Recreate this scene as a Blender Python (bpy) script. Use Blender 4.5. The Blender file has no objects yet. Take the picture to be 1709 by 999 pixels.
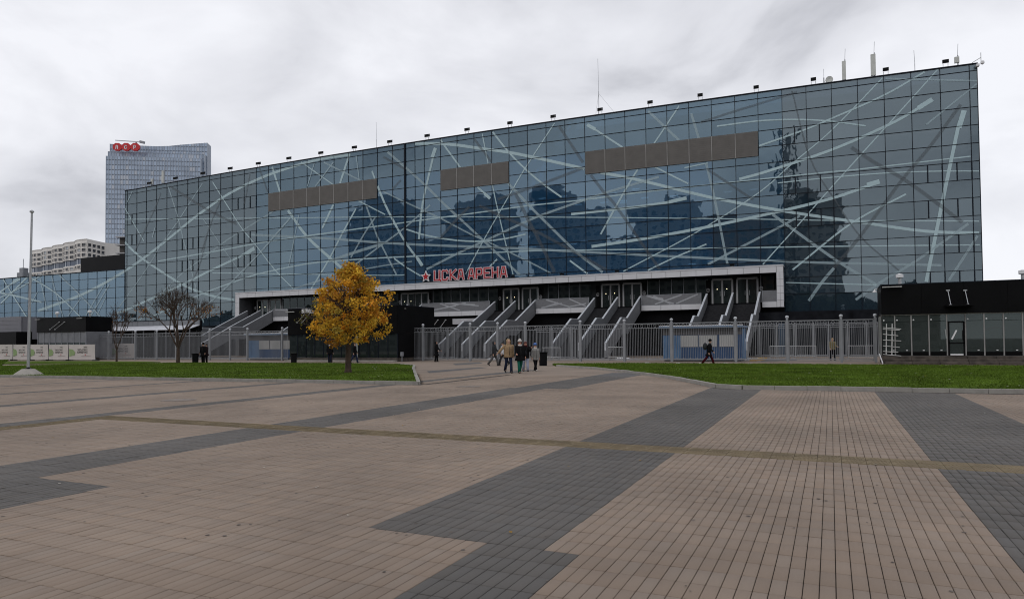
import bpy, bmesh, math, random
import numpy as np
from mathutils import Vector, Matrix
random.seed(7); rng = np.random.default_rng(7)
S = bpy.context.scene
COL = S.collection
R = math.radians

# ------------------------------------------------------------ camera
F = 1150.0; CX, CY = 854.5, 499.5; SHIFT = 40.4
H = 1.65; YAW = R(24.8); PITCH = R(1.5); ROLL = R(0.54)
fw = Vector((-math.sin(YAW)*math.cos(PITCH), math.cos(YAW)*math.cos(PITCH), math.sin(PITCH)))
r0 = Vector((math.cos(YAW), math.sin(YAW), 0)); u0 = r0.cross(fw)
rt = r0*math.cos(ROLL)-u0*math.sin(ROLL); up = u0*math.cos(ROLL)+r0*math.sin(ROLL)
cd = bpy.data.cameras.new('camera'); cam = bpy.data.objects.new('camera', cd); COL.objects.link(cam)
cam.matrix_world = Matrix(((rt.x, up.x, -fw.x, 0), (rt.y, up.y, -fw.y, 0), (rt.z, up.z, -fw.z, H), (0, 0, 0, 1)))
cd.sensor_width = 36; cd.lens = 36*F/1709; cd.shift_y = SHIFT/1709; cd.clip_start = 0.05; cd.clip_end = 5000
S.camera = cam

# ------------------------------------------------------------ sky, sun, exposure
W = bpy.data.worlds.new('World'); S.world = W; W.use_nodes = True
nt = W.node_tree; N = nt.nodes; L = nt.links; N.clear()
out = N.new('ShaderNodeOutputWorld'); bg = N.new('ShaderNodeBackground'); bg2 = N.new('ShaderNodeBackground'); mx = N.new('ShaderNodeMixShader')
sky = N.new('ShaderNodeTexSky'); sky.sky_type = 'NISHITA'; sky.sun_disc = False
SUN_EL, SUN_AZ = R(38), R(200)
sky.sun_elevation = SUN_EL; sky.sun_rotation = SUN_AZ
L.new(sky.outputs[0], bg.inputs[0]); bg.inputs[1].default_value = 0.08
tc = N.new('ShaderNodeTexCoord'); mp = N.new('ShaderNodeMapping'); mp.inputs['Scale'].default_value = (1.0, 1.0, 2.0)
mp.inputs['Location'].default_value = (0.35, 0.2, 0.1)
L.new(tc.outputs['Generated'], mp.inputs[0])
n1 = N.new('ShaderNodeTexNoise'); n1.inputs['Scale'].default_value = 2.9; n1.inputs['Detail'].default_value = 8; n1.inputs['Roughness'].default_value = .50
n1.inputs['Distortion'].default_value = .35
L.new(mp.outputs[0], n1.inputs[0])
cr = N.new('ShaderNodeValToRGB'); e = cr.color_ramp.elements
e[0].position = .32; e[0].color = (.47, .478, .52, 1); e[1].position = .62; e[1].color = (.92, .928, .975, 1)
m_ = e.new(.45); m_.color = (.73, .738, .785, 1)
L.new(n1.outputs[0], cr.inputs[0]); L.new(cr.outputs[0], bg2.inputs[0]); bg2.inputs[1].default_value = 1.0
mx.inputs[0].default_value = .94
L.new(bg.outputs[0], mx.inputs[1]); L.new(bg2.outputs[0], mx.inputs[2]); L.new(mx.outputs[0], out.inputs[0])
sl = bpy.data.lights.new('sun', 'SUN'); sl.energy = 0.5; sl.angle = R(25); sl.color = (1, .97, .93)
so = bpy.data.objects.new('sun', sl); COL.objects.link(so)
so.rotation_euler = (math.pi/2-SUN_EL, 0, math.pi-SUN_AZ)
S.view_settings.view_transform = 'Standard'; S.view_settings.look = 'None'; S.view_settings.exposure = 0.06; S.view_settings.gamma = 1
S.cycles.pixel_filter_type = 'BLACKMAN_HARRIS'; S.cycles.filter_width = 1.05
S.cycles.max_bounces = 6; S.cycles.diffuse_bounces = 3; S.cycles.glossy_bounces = 3; S.cycles.transparent_max_bounces = 12

# ------------------------------------------------------------ picture <-> place
def ray(u, v):
    return rt*((u-CX)/F) + up*((CY-v+SHIFT)/F) + fw
def G(u, v, z=0.0):                       # pixel -> point on the level z
    d = ray(u, v); t = (z-H)/d.z
    return Vector((d.x*t, d.y*t, z))
def P(u, v, Y):                           # pixel -> point on the upright plane at Y
    d = ray(u, v); t = Y/d.y
    return Vector((d.x*t, Y, H+d.z*t))
def PX(u, Y, v=540): return P(u, v, Y).x

# ------------------------------------------------------------ materials
MATS = {}
def mat(name, col, rough=.6, var=.12, scale=1.5, metal=0, ior=1.45, bump=0, bscale=30, emit=0, attr=None, detail=4, spec=.5):
    if name in MATS: return MATS[name]
    m = bpy.data.materials.new(name); m.use_nodes = True; MATS[name] = m
    n = m.node_tree.nodes; l = m.node_tree.links; b = n['Principled BSDF']
    b.inputs['Roughness'].default_value = rough; b.inputs['Metallic'].default_value = metal; b.inputs['IOR'].default_value = ior; b.inputs['Specular IOR Level'].default_value = spec
    g = n.new('ShaderNodeNewGeometry'); t = n.new('ShaderNodeTexNoise'); t.inputs['Scale'].default_value = scale; t.inputs['Detail'].default_value = detail
    l.new(g.outputs['Position'], t.inputs[0])
    mr = n.new('ShaderNodeMapRange'); mr.inputs[1].default_value = .3; mr.inputs[2].default_value = .7
    mr.inputs[3].default_value = 1-var; mr.inputs[4].default_value = 1+var
    l.new(t.outputs[0], mr.inputs[0])
    mm = n.new('ShaderNodeVectorMath'); mm.operation = 'SCALE'; mm.inputs[0].default_value = col[:3]; l.new(mr.outputs[0], mm.inputs['Scale'])
    if attr:
        a = n.new('ShaderNodeAttribute'); a.attribute_name = attr
        l.new(a.outputs['Color'], mm.inputs[0])
    l.new(mm.outputs[0], b.inputs['Base Color'])
    if bump:
        t2 = n.new('ShaderNodeTexNoise'); t2.inputs['Scale'].default_value = bscale; t2.inputs['Detail'].default_value = 3
        l.new(g.outputs['Position'], t2.inputs[0])
        bp = n.new('ShaderNodeBump'); bp.inputs['Strength'].default_value = bump; bp.inputs['Distance'].default_value = .02
        l.new(t2.outputs[0], bp.inputs['Height']); l.new(bp.outputs[0], b.inputs['Normal'])
    if emit:
        b.inputs['Emission Color'].default_value = (*col[:3], 1); b.inputs['Emission Strength'].default_value = emit
    return m

def glass_mat(name, tint, dif, ior, mixd, tilt=0.0, gcol=(.79, .94, 1)):
    m = bpy.data.materials.new(name); m.use_nodes = True; MATS[name] = m
    n = m.node_tree.nodes; l = m.node_tree.links; n.clear()
    o = n.new('ShaderNodeOutputMaterial'); tr = n.new('ShaderNodeBsdfTransparent'); tr.inputs[0].default_value = (*tint, 1)
    df = n.new('ShaderNodeBsdfDiffuse'); df.inputs[0].default_value = (*dif, 1)
    gl = n.new('ShaderNodeBsdfGlossy'); gl.inputs['Roughness'].default_value = .015; gl.inputs[0].default_value = (.84, .98, 1, 1)
    fr = n.new('ShaderNodeFresnel'); fr.inputs[0].default_value = ior
    m1 = n.new('ShaderNodeMixShader'); m1.inputs[0].default_value = mixd; m2 = n.new('ShaderNodeMixShader')
    l.new(tr.outputs[0], m1.inputs[1]); l.new(df.outputs[0], m1.inputs[2]); l.new(fr.outputs[0], m2.inputs[0])
    if tilt:
        g = n.new('ShaderNodeNewGeometry'); t = n.new('ShaderNodeTexNoise'); t.inputs['Scale'].default_value = .55; t.inputs['Detail'].default_value = 2
        l.new(g.outputs['Position'], t.inputs[0]); bp = n.new('ShaderNodeBump'); bp.inputs['Strength'].default_value = tilt; bp.inputs['Distance'].default_value = .04
        l.new(t.outputs[0], bp.inputs['Height']); l.new(bp.outputs[0], gl.inputs['Normal'])
        oi = n.new('ShaderNodeObjectInfo'); mr = n.new('ShaderNodeMapRange'); mr.inputs[3].default_value = .86; mr.inputs[4].default_value = 1.06; l.new(oi.outputs['Random'], mr.inputs[0])
        vm = n.new('ShaderNodeVectorMath'); vm.operation = 'SCALE'; vm.inputs[0].default_value = gcol; l.new(mr.outputs[0], vm.inputs['Scale']); l.new(vm.outputs[0], gl.inputs[0])
    l.new(m1.outputs[0], m2.inputs[1]); l.new(gl.outputs[0], m2.inputs[2]); l.new(m2.outputs[0], o.inputs[0])
    return m
def veil_mat(name, col, alpha):
    m = mat(name, col, .35, .06, .3)
    m.node_tree.nodes['Principled BSDF'].inputs['Alpha'].default_value = alpha
    return m

MG = glass_mat('facade_glass', (.30, .46, .62), (.024, .084, .172), 2.36, .60, .2, (.66, .87, 1))
MGT = glass_mat('facade_glass_teal', (.28, .38, .48), (.024, .068, .120), 2.36, .60, .2, (.70, .90, 1))
MGG = glass_mat('facade_glass_grey', (.26, .31, .38), (.031, .054, .076), 2.32, .62, .2)
MSG = glass_mat('shop_glass', (.62, .68, .66), (.085, .10, .094), 1.5, .38)
MDG = glass_mat('dark_glass', (.22, .27, .27), (.028, .036, .036), 1.5, .6)
mullion_m = mat('mullion_dark', (.010, .013, .02), .5, spec=.12)
frit_w = veil_mat('frit_bright', (.46, .61, .65), .82)
frit_m = veil_mat('frit_medium', (.42, .55, .60), .55)
frit_d = veil_mat('frit_dark', (.11, .13, .145), .36)
black_m = mat('black_cladding', (.0045, .0045, .005), .38, .3, .8, spec=.10)
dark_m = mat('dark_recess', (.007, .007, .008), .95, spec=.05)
white_p = mat('light_panel', (.58, .58, .60), .45, .06, .7)
grey_m = mat('grey_metal', (.22, .23, .25), .45, .08, 2, metal=.2)
fence_m = mat('fence_paint', (.23, .24, .255), .5, .08, 2)
rail_m = mat('pale_rail', (.48, .50, .53), .45)
baluster_m = mat('perforated_grey', (.16, .165, .175), .55, .10, 3)
step_m = mat('dark_granite_step', (.034, .034, .037), .9, .2, 5, spec=.1)
screen_m = mat('brown_mesh_screen', (.122, .114, .106), .75, .10, 1.2, bump=.4, bscale=12)
conc_m = mat('concrete', (.32, .30, .27), .85, .15, 3, bump=.3, bscale=25)
kerb_m = mat('kerb_stone', (.30, .285, .26), .85, .15, 2.5, bump=.2)
white_m = mat('white_plain', (.75, .75, .76), .5, .05)
red_m = mat('sign_red', (.42, .012, .018), .4, .05)
steel_m = mat('galvanised_steel', (.42, .43, .44), .4, .1, 5, metal=.5)

# ------------------------------------------------------------ mesh builder
class MB:
    def __init__(s): s.v = []; s.f = []; s.c = []
    def add(s, vs, fs):
        b = len(s.v); s.v += [tuple(p) for p in vs]; s.f += [tuple(b+i for i in f) for f in fs]; return s
    def box(s, x0, x1, y0, y1, z0, z1):
        return s.add([(x0,y0,z0),(x1,y0,z0),(x1,y1,z0),(x0,y1,z0),(x0,y0,z1),(x1,y0,z1),(x1,y1,z1),(x0,y1,z1)],
                     [(3,2,1,0),(4,5,6,7),(0,1,5,4),(1,2,6,5),(2,3,7,6),(3,0,4,7)])
    def bbox(s, x0, x1, y0, y1, z0, z1, b=.02):           # box with a chamfered top and front
        vs = []
        for z, k in ((z0, 0), (z1-b, 0), (z1, b)):
            vs += [(x0+k,y0+k,z),(x1-k,y0+k,z),(x1-k,y1-k,z),(x0+k,y1-k,z)]
        fs = [(3,2,1,0),(8,9,10,11)]
        for r in (0, 4):
            fs += [(r+i, r+(i+1)%4, r+4+(i+1)%4, r+4+i) for i in range(4)]
        return s.add(vs, fs)
    def bar(s, p, q, w, h=None, upv=(0,0,1)):             # rectangular bar from p to q
        p = Vector(p); q = Vector(q); h = h or w; d = (q-p).normalized(); u = Vector(upv)
        if abs(d.dot(u)) > .98: u = Vector((0,1,0))
        a = d.cross(u).normalized()*(w/2); b = a.cross(d).normalized()*(h/2)
        vs = [p-a-b,p+a-b,p+a+b,p-a+b,q-a-b,q+a-b,q+a+b,q-a+b]
        return s.add(vs, [(0,1,2,3),(7,6,5,4),(0,4,5,1),(1,5,6,2),(2,6,7,3),(3,7,4,0)])
    def tube(s, p, q, r1, r2=None, n=8, cap=True):
        p = Vector(p); q = Vector(q); r2 = r1 if r2 is None else r2; d = (q-p)
        if d.length < 1e-6: return s
        d.normalize(); u = Vector((0,0,1)) if abs(d.z) < .9 else Vector((1,0,0))
        a = d.cross(u).normalized(); b = d.cross(a)
        vs = [p+(a*math.cos(t)+b*math.sin(t))*r1 for t in [2*math.pi*i/n for i in range(n)]]
        vs += [q+(a*math.cos(t)+b*math.sin(t))*r2 for t in [2*math.pi*i/n for i in range(n)]]
        fs = [(i,(i+1)%n,n+(i+1)%n,n+i) for i in range(n)]
        if cap: fs += [tuple(range(n-1,-1,-1)), tuple(range(n,2*n))]
        return s.add(vs, fs)
    def lathe(s, c, prof, n=16, ax='z'):
        c = Vector(c); vs = []; k = len(prof)
        for r, h in prof:
            for i in range(n):
                t = 2*math.pi*i/n
                vs.append(c+Vector((r*math.cos(t), r*math.sin(t), h)) if ax == 'z' else c+Vector((r*math.cos(t), h, r*math.sin(t))))
        fs = [(j*n+i, j*n+(i+1)%n, (j+1)*n+(i+1)%n, (j+1)*n+i) for j in range(k-1) for i in range(n)]
        if prof[0][0] > 1e-4: fs.append(tuple(range(n-1,-1,-1)))
        if prof[-1][0] > 1e-4: fs.append(tuple(range((k-1)*n, k*n)))
        return s.add(vs, fs)
    def prism(s, poly, a, b, axis='z'):                   # polygon swept from a to b along an axis
        def pt(p, t): return (p[0],p[1],t) if axis == 'z' else ((t,p[0],p[1]) if axis == 'x' else (p[0],t,p[1]))
        n = len(poly); vs = [pt(p,a) for p in poly]+[pt(p,b) for p in poly]
        fs = [tuple(range(n-1,-1,-1)), tuple(range(n,2*n))]+[(i,(i+1)%n,n+(i+1)%n,n+i) for i in range(n)]
        return s.add(vs, fs)
    def build(s, name, m, parent=None, smooth=False, attr=None):
        o0 = Vector((0,0,0)); q = parent
        while q is not None:
            o0 += q.location; q = q.parent
        me = bpy.data.meshes.new(name)
        me.from_pydata([(x-o0.x, y-o0.y, z-o0.z) for x, y, z in s.v], [], s.f)
        if attr is not None:
            ca = me.color_attributes.new('tone', 'FLOAT_COLOR', 'CORNER')
            nl = np.empty(len(me.polygons), np.int32); me.polygons.foreach_get('loop_total', nl)
            ca.data.foreach_set('color', np.repeat(np.asarray(attr, np.float32), nl, axis=0).ravel())
        if smooth: me.polygons.foreach_set('use_smooth', [True]*len(me.polygons))
        me.materials.append(m); me.validate()
        return link(name, me, parent)
def link(name, me, parent=None, loc=None):
    o = bpy.data.objects.new(name, me); COL.objects.link(o)
    if parent is not None: o.parent = parent
    if loc is not None: o.location = loc
    return o
def tag(o, label=None, cat=None, group=None, kind=None):
    if label: o['label'] = label
    if cat: o['category'] = cat
    if group: o['group'] = group
    if kind: o['kind'] = kind
    return o
def thing(name, label, cat, loc=(0,0,0), group=None):
    o = bpy.data.objects.new(name, None); COL.objects.link(o); o.location = loc; o.empty_display_size = .3
    return tag(o, label, cat, group)
def copy_tree(o, parent=None):
    c = o.copy(); COL.objects.link(c); c.parent = parent
    for ch in list(o.children): copy_tree(ch, c)
    return c
ORD = ['first','second','third','fourth','fifth','sixth','seventh','eighth','ninth','tenth','eleventh','twelfth','thirteenth','fourteenth',
       'fifteenth','sixteenth','seventeenth','eighteenth','nineteenth','twentieth','twenty-first','twenty-second','twenty-third','twenty-fourth',
       'twenty-fifth','twenty-sixth','twenty-seventh','twenty-eighth']

# ------------------------------------------------------------ ground
def gp(pts, z=0): return [G(u, v, z) for u, v in pts]
MB().add([(-900,-900,-.06),(900,-900,-.06),(900,900,-.06),(-900,900,-.06)], [(0,1,2,3)]).build('ground', mat('ground_asphalt', (.07,.07,.07), .9, .2, .2))['kind'] = 'structure'

# paving: bricks 0.1 x 0.3 m laid in a square grid, dark bands and a tactile strip through them
BX, BY = .1, .3
BANDS = [(-3.8,-2.1,5.1,25.2),(-2.6,-1.8,-5,5.1),(1.2,3.3,-5,25),(-10.5,-9.1,5.4,22.5),(-10.3,-8.3,22.5,31.2),(-12,-7.7,-5,5.4),(-16.2,-15.5,-5,31.2),
         (-21.3,-20.6,-5,23),(-26.4,-25.9,-5,23),(-31.5,-31.1,-5,23)]      # dark bands: x from, x to, y from, y to
def inside(px, py, poly):
    r = np.zeros(px.shape, bool); n = len(poly); j = n-1
    for i in range(n):
        xi, yi = poly[i]; xj, yj = poly[j]
        c = ((yi > py) != (yj > py)) & (px < (xj-xi)*(py-yi)/(yj-yi+1e-12)+xi)
        r ^= c; j = i
    return r
TX0, TX1 = -15.5, -14.9                  # the tactile strip: along X at y 10, then back along Y
TY0, TY1 = 10.2, 10.8
ix = np.arange(-440, 90); iy = np.arange(9, 104)
gx, gy = np.meshgrid(ix, iy); bx = (gx.ravel()+.5)*BX; by = (gy.ravel()+.5)*BY
def front_y(x):                            # front line of the kerbs, the paving ends there
    return np.where(x < -14.4, 23.1+(x+14.8)*.035, np.where(x > -9.5, np.where(x > -3.4, 24.05, np.minimum(24.05+(-3.4-x)*2.0, 31.3)), 31.3))
dd = bx*fw.x+by*fw.y; ll = bx*rt.x+by*rt.y
keep = (dd > 1.6) & (np.abs(ll) < dd*.743*1.06+1.6) & (by < front_y(bx)-.16)
keep |= (dd > 1.6) & (bx < -14.85) & (by > 23.45+(-14.85-bx)*1.497+.12) & (by < 31.15)
keep &= ~((by > TY0) & (by < TY1) & (bx > TX0)) & ~((bx > TX0) & (bx < TX1) & (by < TY1))
bx = bx[keep]; by = by[keep]; dist = dd[keep]
dark = np.zeros(bx.shape, bool)
for a_, b_, c_, d_ in BANDS: dark |= (bx > a_) & (bx < b_) & (by > c_) & (by < d_)
order = np.argsort(dist); vis = (np.abs(bx*rt.x+by*rt.y) < dist*.743) & (dist > 4.35)
near = np.zeros(bx.shape, bool); near[[i for i in order if vis[i]][:300]] = True
def tones(n, dk):
    base = np.where(dk[:,None], np.array([.100,.092,.085]), np.array([.238,.184,.143]))
    k = rng.normal(1, .035, (n,1)); hue = rng.normal(0, .010, (n,1))
    return np.clip(base*k*np.concatenate([1+hue, np.ones((n,1)), 1-hue], 1), .01, 1)
paver_m = mat('paving_brick_stone', (.2,.2,.2), .85, .21, .42, bump=.25, bscale=90, attr='tone', detail=9)
GAPX, GAPY, BEV, BDEP = .0030, .0042, .003, .016
def brick_geo(cx, cy, dz, tx, ty):
    n = len(cx); h = np.array([[-1,-1],[1,-1],[1,1],[-1,1]])
    ox = h[:,0]*(BX/2-GAPX); oy = h[:,1]*(BY/2-GAPY); tx_ = h[:,0]*(BX/2-GAPX-BEV); ty_ = h[:,1]*(BY/2-GAPY-BEV)
    v = np.zeros((n, 12, 3))
    for k, (xx, yy, z) in enumerate(((ox, oy, -BDEP), (ox, oy, -BEV), (tx_, ty_, 0))):
        v[:, k*4:k*4+4, 0] = cx[:,None]+xx; v[:, k*4:k*4+4, 1] = cy[:,None]+yy
        v[:, k*4:k*4+4, 2] = z + dz[:,None] + (tx[:,None]*xx + ty[:,None]*yy if k else 0)
    f = [(8,9,10,11)]+[(r+i, r+(i+1)%4, r+4+(i+1)%4, r+4+i) for r in (0,4) for i in range(4)]
    return v, f
def brick_mesh(name, v, f, tone, m):
    n = len(v); nf = len(f)
    me = bpy.data.meshes.new(name); me.vertices.add(n*12); me.vertices.foreach_set('co', v.ravel())
    fa = (np.array(f)[None]+np.arange(n)[:,None,None]*12).reshape(-1)
    me.loops.add(len(fa)); me.loops.foreach_set('vertex_index', fa)
    me.polygons.add(n*nf); me.polygons.foreach_set('loop_start', np.arange(n*nf)*4); me.polygons.foreach_set('loop_total', np.full(n*nf, 4))
    ca = me.color_attributes.new('tone', 'FLOAT_COLOR', 'CORNER')
    ca.data.foreach_set('color', np.repeat(np.concatenate([tone, np.ones((n,1))], 1).astype(np.float32), nf*4, axis=0).ravel())
    me.update(calc_edges=True); me.materials.append(m); me.validate(); return me
plaza = MB().add([(-46,-2,-.017),(10,-2,-.017),(10,31.5,-.013),(-46,31.5,-.017)], [(0,1,2,3)]).build('plaza', mat('joint_sand', (.055,.044,.036), .95, .3, 4))
plaza['kind'] = 'structure'
far = ~near; nn = int(far.sum())
v, f = brick_geo(bx[far], by[far], rng.normal(0, .0014, nn), rng.normal(0, .008, nn), rng.normal(0, .004, nn))
o = link('paving_bricks', brick_mesh('paving_bricks', v, f, tones(nn, dark[far]), paver_m), plaza); o['kind'] = 'stuff'
proto = {}
for dk in (False, True):
    for k in range(6):
        v, f = brick_geo(np.zeros(1), np.zeros(1), np.zeros(1), rng.normal(0, .008, 1), rng.normal(0, .004, 1))
        proto[dk, k] = brick_mesh('paving_brick', v, f, tones(1, np.array([dk])), paver_m)
for i in np.nonzero(near)[0]:
    link('paving_brick', proto[bool(dark[i]), random.randrange(6)], plaza, (bx[i], by[i], rng.normal(0, .0008)))
# tactile tiles with slanted ridges
tact_m = mat('tactile_tile_ochre', (.165,.126,.072), .85, .28, 2.2, bump=.3, bscale=60, detail=8)
def tile_mb(m, x, y, rot):
    m.bbox(x-.148, x+.148, y-.148, y+.148, -.013, .001, .004)
    for k in range(-3, 4):
        a = Vector((k*.042-.05, -.125, 0)); b = Vector((k*.042+.05, .125, 0))
        a.x = max(-.135, min(.135, a.x)); b.x = max(-.135, min(.135, b.x))
        if rot: a = Vector((a.y, a.x, 0)); b = Vector((b.y, b.x, 0))
        m.bar((x+a.x, y+a.y, .0022), (x+b.x, y+b.y, .0022), .016, .004)
    return m
tp = [MB(), MB()]; tile_mb(tp[0], 0, 0, False); tile_mb(tp[1], 0, 0, True)
tme = []
for q in tp:
    ob = q.build('tactile_tile', tact_m); tme.append(ob.data); bpy.data.objects.remove(ob)
rest = MB(); cnt = 0
for i in range(int((6.3-TX0)/.3)-1, -1, -1):
    for j in (0, 1):
        x = TX0+.15+i*.3; y = TY0+.15+j*.3
        if cnt < 190 and x > -14: link('tactile_tile', tme[0], plaza, (x, y, rng.normal(0, .001))); cnt += 1
        else: tile_mb(rest, x, y, False)
for i in range(32):
    for j in (0, 1): tile_mb(rest, TX0+.15+j*.3, TY0-.15-i*.3, True)
rest.build('tactile_tiles', tact_m, plaza)['kind'] = 'stuff'
# paving between and behind the lawns, with the same bands laid flat
far_m = mat('far_paving', (.240,.189,.150), .85, .16, .42, bump=.15, bscale=40, detail=9)
fp = MB().add([(-120,31.19,-.004),(30,31.19,-.004),(30,90,-.004),(-120,90,-.004)], [(0,1,2,3)])
fp.add([(-120,22.0,-.009),(-46,22.0,-.009),(-46,31.4,-.009),(-120,31.4,-.009)], [(0,1,2,3)])
fp.add([(-120,-10,-.02),(-46,-10,-.02),(-46,22,-.02),(-120,22,-.02)], [(0,1,2,3)])
fp.build('pavement', far_m)['kind'] = 'structure'
db = mat('far_band', (.105,.101,.100), .85, .1, .5, bump=.15, bscale=40)
bm_ = MB()
bm_.add([(-10.3,31.2,.001),(-8.3,31.2,.001),(-8.3,34.6,.001),(-10.3,34.6,.001)], [(0,1,2,3)]).add([(-16.2,31.2,.001),(-15.5,31.2,.001),(-15.5,37,.001),(-16.2,37,.001)], [(0,1,2,3)])
for q in ([(712,619),(800,612.5),(815,613),(716,622)],[(756,606.5),(800,604),(806,606),(760,609)],
          [(1270,600),(1330,598),(1330,601.5),(1270,603)]):
    p = gp(q); 
    if min(a.y for a in p) > 31: bm_.add([(a.x, a.y, .001) for a in p], [tuple(range(len(p)))])
bm_.build('paving_band', db)['kind'] = 'structure'
# lawns with kerbs
lawn_m = mat('lawn_soil_grass', (.065,.104,.012), .95, .45, .5, bump=.5, bscale=30, detail=9, spec=.05)
blade_m = mat('grass_blades', (.080,.130,.015), .85, .35, .5, detail=8, spec=.1)
def lawn(outline, inner_z=.085):
    pts = [Vector((x, y, 0)) for x, y in outline]
    MB().prism([(p.x, p.y) for p in pts], -.03, inner_z).build('lawn', lawn_m)['kind'] = 'structure'
def kerb(pts, closed=False):
    t = MB(); n = len(pts)
    for i in range(n-1):
        a = Vector((*pts[i], 0)); b = Vector((*pts[i+1], 0)); ln = (b-a).length; k = max(1, round(ln/1.0)); d = (b-a)/k
        for j in range(k):
            p = a+d*j+d.normalized()*.006; q = a+d*(j+1)-d.normalized()*.006; e_ = rng.normal(0, .004)
            t.bar((p.x, p.y, .035+e_), (q.x, q.y, .035+e_), .15, .17)
    k_ = t.build('kerb', kerb_m); k_['kind'] = 'structure'; return k_
LK = [(-75,21.2),(-41,22.3),(-14.85,23.25),(-23.3,35.9),(-26.2,40.5)]
far_edge = [G(u,v) for u, v in ((667,608.8),(560,607.2),(300,606.2),(0,611.5))]
LO = LK+[(p.x, p.y) for p in far_edge]+[(-90, 50)]
lawn(LO); kerb(LK+[(far_edge[0].x, far_edge[0].y)])
strip_l = [(G(u,v).x, G(u,v).y) for u, v in ((0,607.6),(120,607.2),(225,605.6),(268,604.6),(240,603.6),(130,602.7),(0,602.9))]
lawn(strip_l+[(strip_l[-1][0]-25, strip_l[-1][1]+6), (strip_l[0][0]-25, strip_l[0][1]+4)], .05)
RK = [(26,24.75),(5.2,24.65),(-2.7,24.2),(-3.6,24.7)]+[(G(u,v).x, G(u,v).y) for u, v in ((1120,631.5),(1050,622),(990,615.5),(930,611.5))]
RF = [(G(u,v).x, G(u,v).y) for u, v in ((922,608.5),(1050,607.5),(1300,609),(1709,612.5))]
lawn(RK+RF+[(26, RF[-1][1])]); kerb(RK)
def grass(outline, n, z):
    poly = np.array(outline); lo = poly.min(0); hi = poly.max(0)
    q = rng.uniform(lo, hi, (n*3, 2)); q = q[inside(q[:,0], q[:,1], poly)]
    d = q[:,0]*fw.x+q[:,1]*fw.y; l_ = np.abs(q[:,0]*rt.x+q[:,1]*rt.y); q = q[(l_ < d*.78+1)][:n]; n = len(q)
    a = rng.uniform(0, 6.28, n); w = rng.uniform(.012, .03, n); h = rng.uniform(.025, .07, n)
    v = np.zeros((n, 3, 3)); v[:,:,0] = q[:,0,None]; v[:,:,1] = q[:,1,None]; v[:,:,2] = z-.005
    v[:,0,0] -= np.cos(a)*w; v[:,0,1] -= np.sin(a)*w; v[:,1,0] += np.cos(a)*w; v[:,1,1] += np.sin(a)*w
    v[:,2,2] = z+h; v[:,2,:2] += rng.normal(0, .025, (n,2))
    me = bpy.data.meshes.new('grass'); me.from_pydata(v.reshape(-1,3).tolist(), [], np.arange(n*3).reshape(-1,3).tolist())
    me.materials.append(blade_m); o = link('grass', me); tag(o, 'short green grass growing on the lawn', 'grass', kind='stuff'); return o
tag(grass(LO, 70000, .085), 'short green grass of the lawn around the yellow tree')
tag(grass(RK+RF+[(26, RF[-1][1])], 70000, .085), 'short green grass of the lawn before the right black pavilion')

# ------------------------------------------------------------ arena: bowed glass front
ROW, KTOP, WCOL = 1.7, 26.6, 2.378
def bow(X): return 76.3 - max(0.0, 2.05*(1-((X+45)/58.0)**2))
def PF(u, v):
    Y = 76.3
    for _ in range(4): p = P(u, v, Y); Y = bow(p.x)
    return P(u, v, Y)
ZT, ZB = 27.2, 4.45
TOPU = [209,212.6,228.6,244.4,261.5,278.7,295.7,313.3,331.5,349.8,368.4,387.5,407.6,427.8,448.3,468.4,490.5,512.6,534.7,557.6,581.7,605.7,630,655,676,692.5,708,735,762.8,791,820.4,849.3,880,
        911.2,942.7,975.6,1009.4,1042.7,1077.5,1112.7,1149.2,1187,1226,1264.6,1304.7,1345,1387.2,1430.7,1474.8,1520,1568.4,1617.4,1630.5]
xs = [PF(u, 318-.1475*(u-209)).x for u in TOPU]      # grid columns
XJ = xs[24]; XLE, XRE = xs[0], xs[-1]
zs = [ZB] + [KTOP-ROW*k for k in range(12, -1, -1)] + [ZT]
arena = thing('arena_building', 'long blue glass arena front crossed by pale printed lines', 'arena', (-45, 77, 0))
# body behind the glass
core = MB(); PXL, PXR = -79.0, -4.3
front = [(x, bow(x)+3.2) for x in np.linspace(XLE+.2, XRE-.2, 24)]
core.prism(front+[(XRE-.2, 150), (XLE+.2, 150)], 0.02, ZT-.25)
core.build('inner_wall', mat('inner_wall', (.035,.055,.085), .8, .25, .25), arena)
for z in (9.6, 14.7, 19.8, 24.9):
    s_ = MB(); b_ = [(x, bow(x)+.35) for x in np.linspace(XLE+.3, XRE-.35, 24)]; k_ = [(x, bow(x)+3.15) for x in np.linspace(XRE-.35, XLE+.3, 24)]
    s_.prism(b_+k_, z-.25, z); s_.build('floor_slab', mat('slab_grey', (.10,.11,.13), .8), arena)
side = MB().box(XRE-.19, XRE-.02, bow(12.5)+.06, 150, .02, ZT).box(XLE, XLE+.19, bow(XLE)+.06, 150, .02, ZT); side.build('side_wall', mat('side_cladding', (.06,.07,.08), .5), arena)
cop = MB(); edge = [(x, bow(x)-.10) for x in np.linspace(XLE-.05, XRE+.05, 48)]
cop.prism(edge+[(x, y+.5) for x, y in edge[::-1]], ZT, ZT+.10); cop.build('parapet_cap', mullion_m, arena)
bs = MB(); lo = [(x, bow(x)+.5) for x in np.linspace(XLE, XRE-.05, 48)]
bs.prism(lo+[(x, y+.3) for x, y in lo[::-1]], 0.02, ZB-.02); bs.build('base_wall', mat('base_black', (.006,.006,.007), .9, .3, .6, spec=.05), arena)
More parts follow.
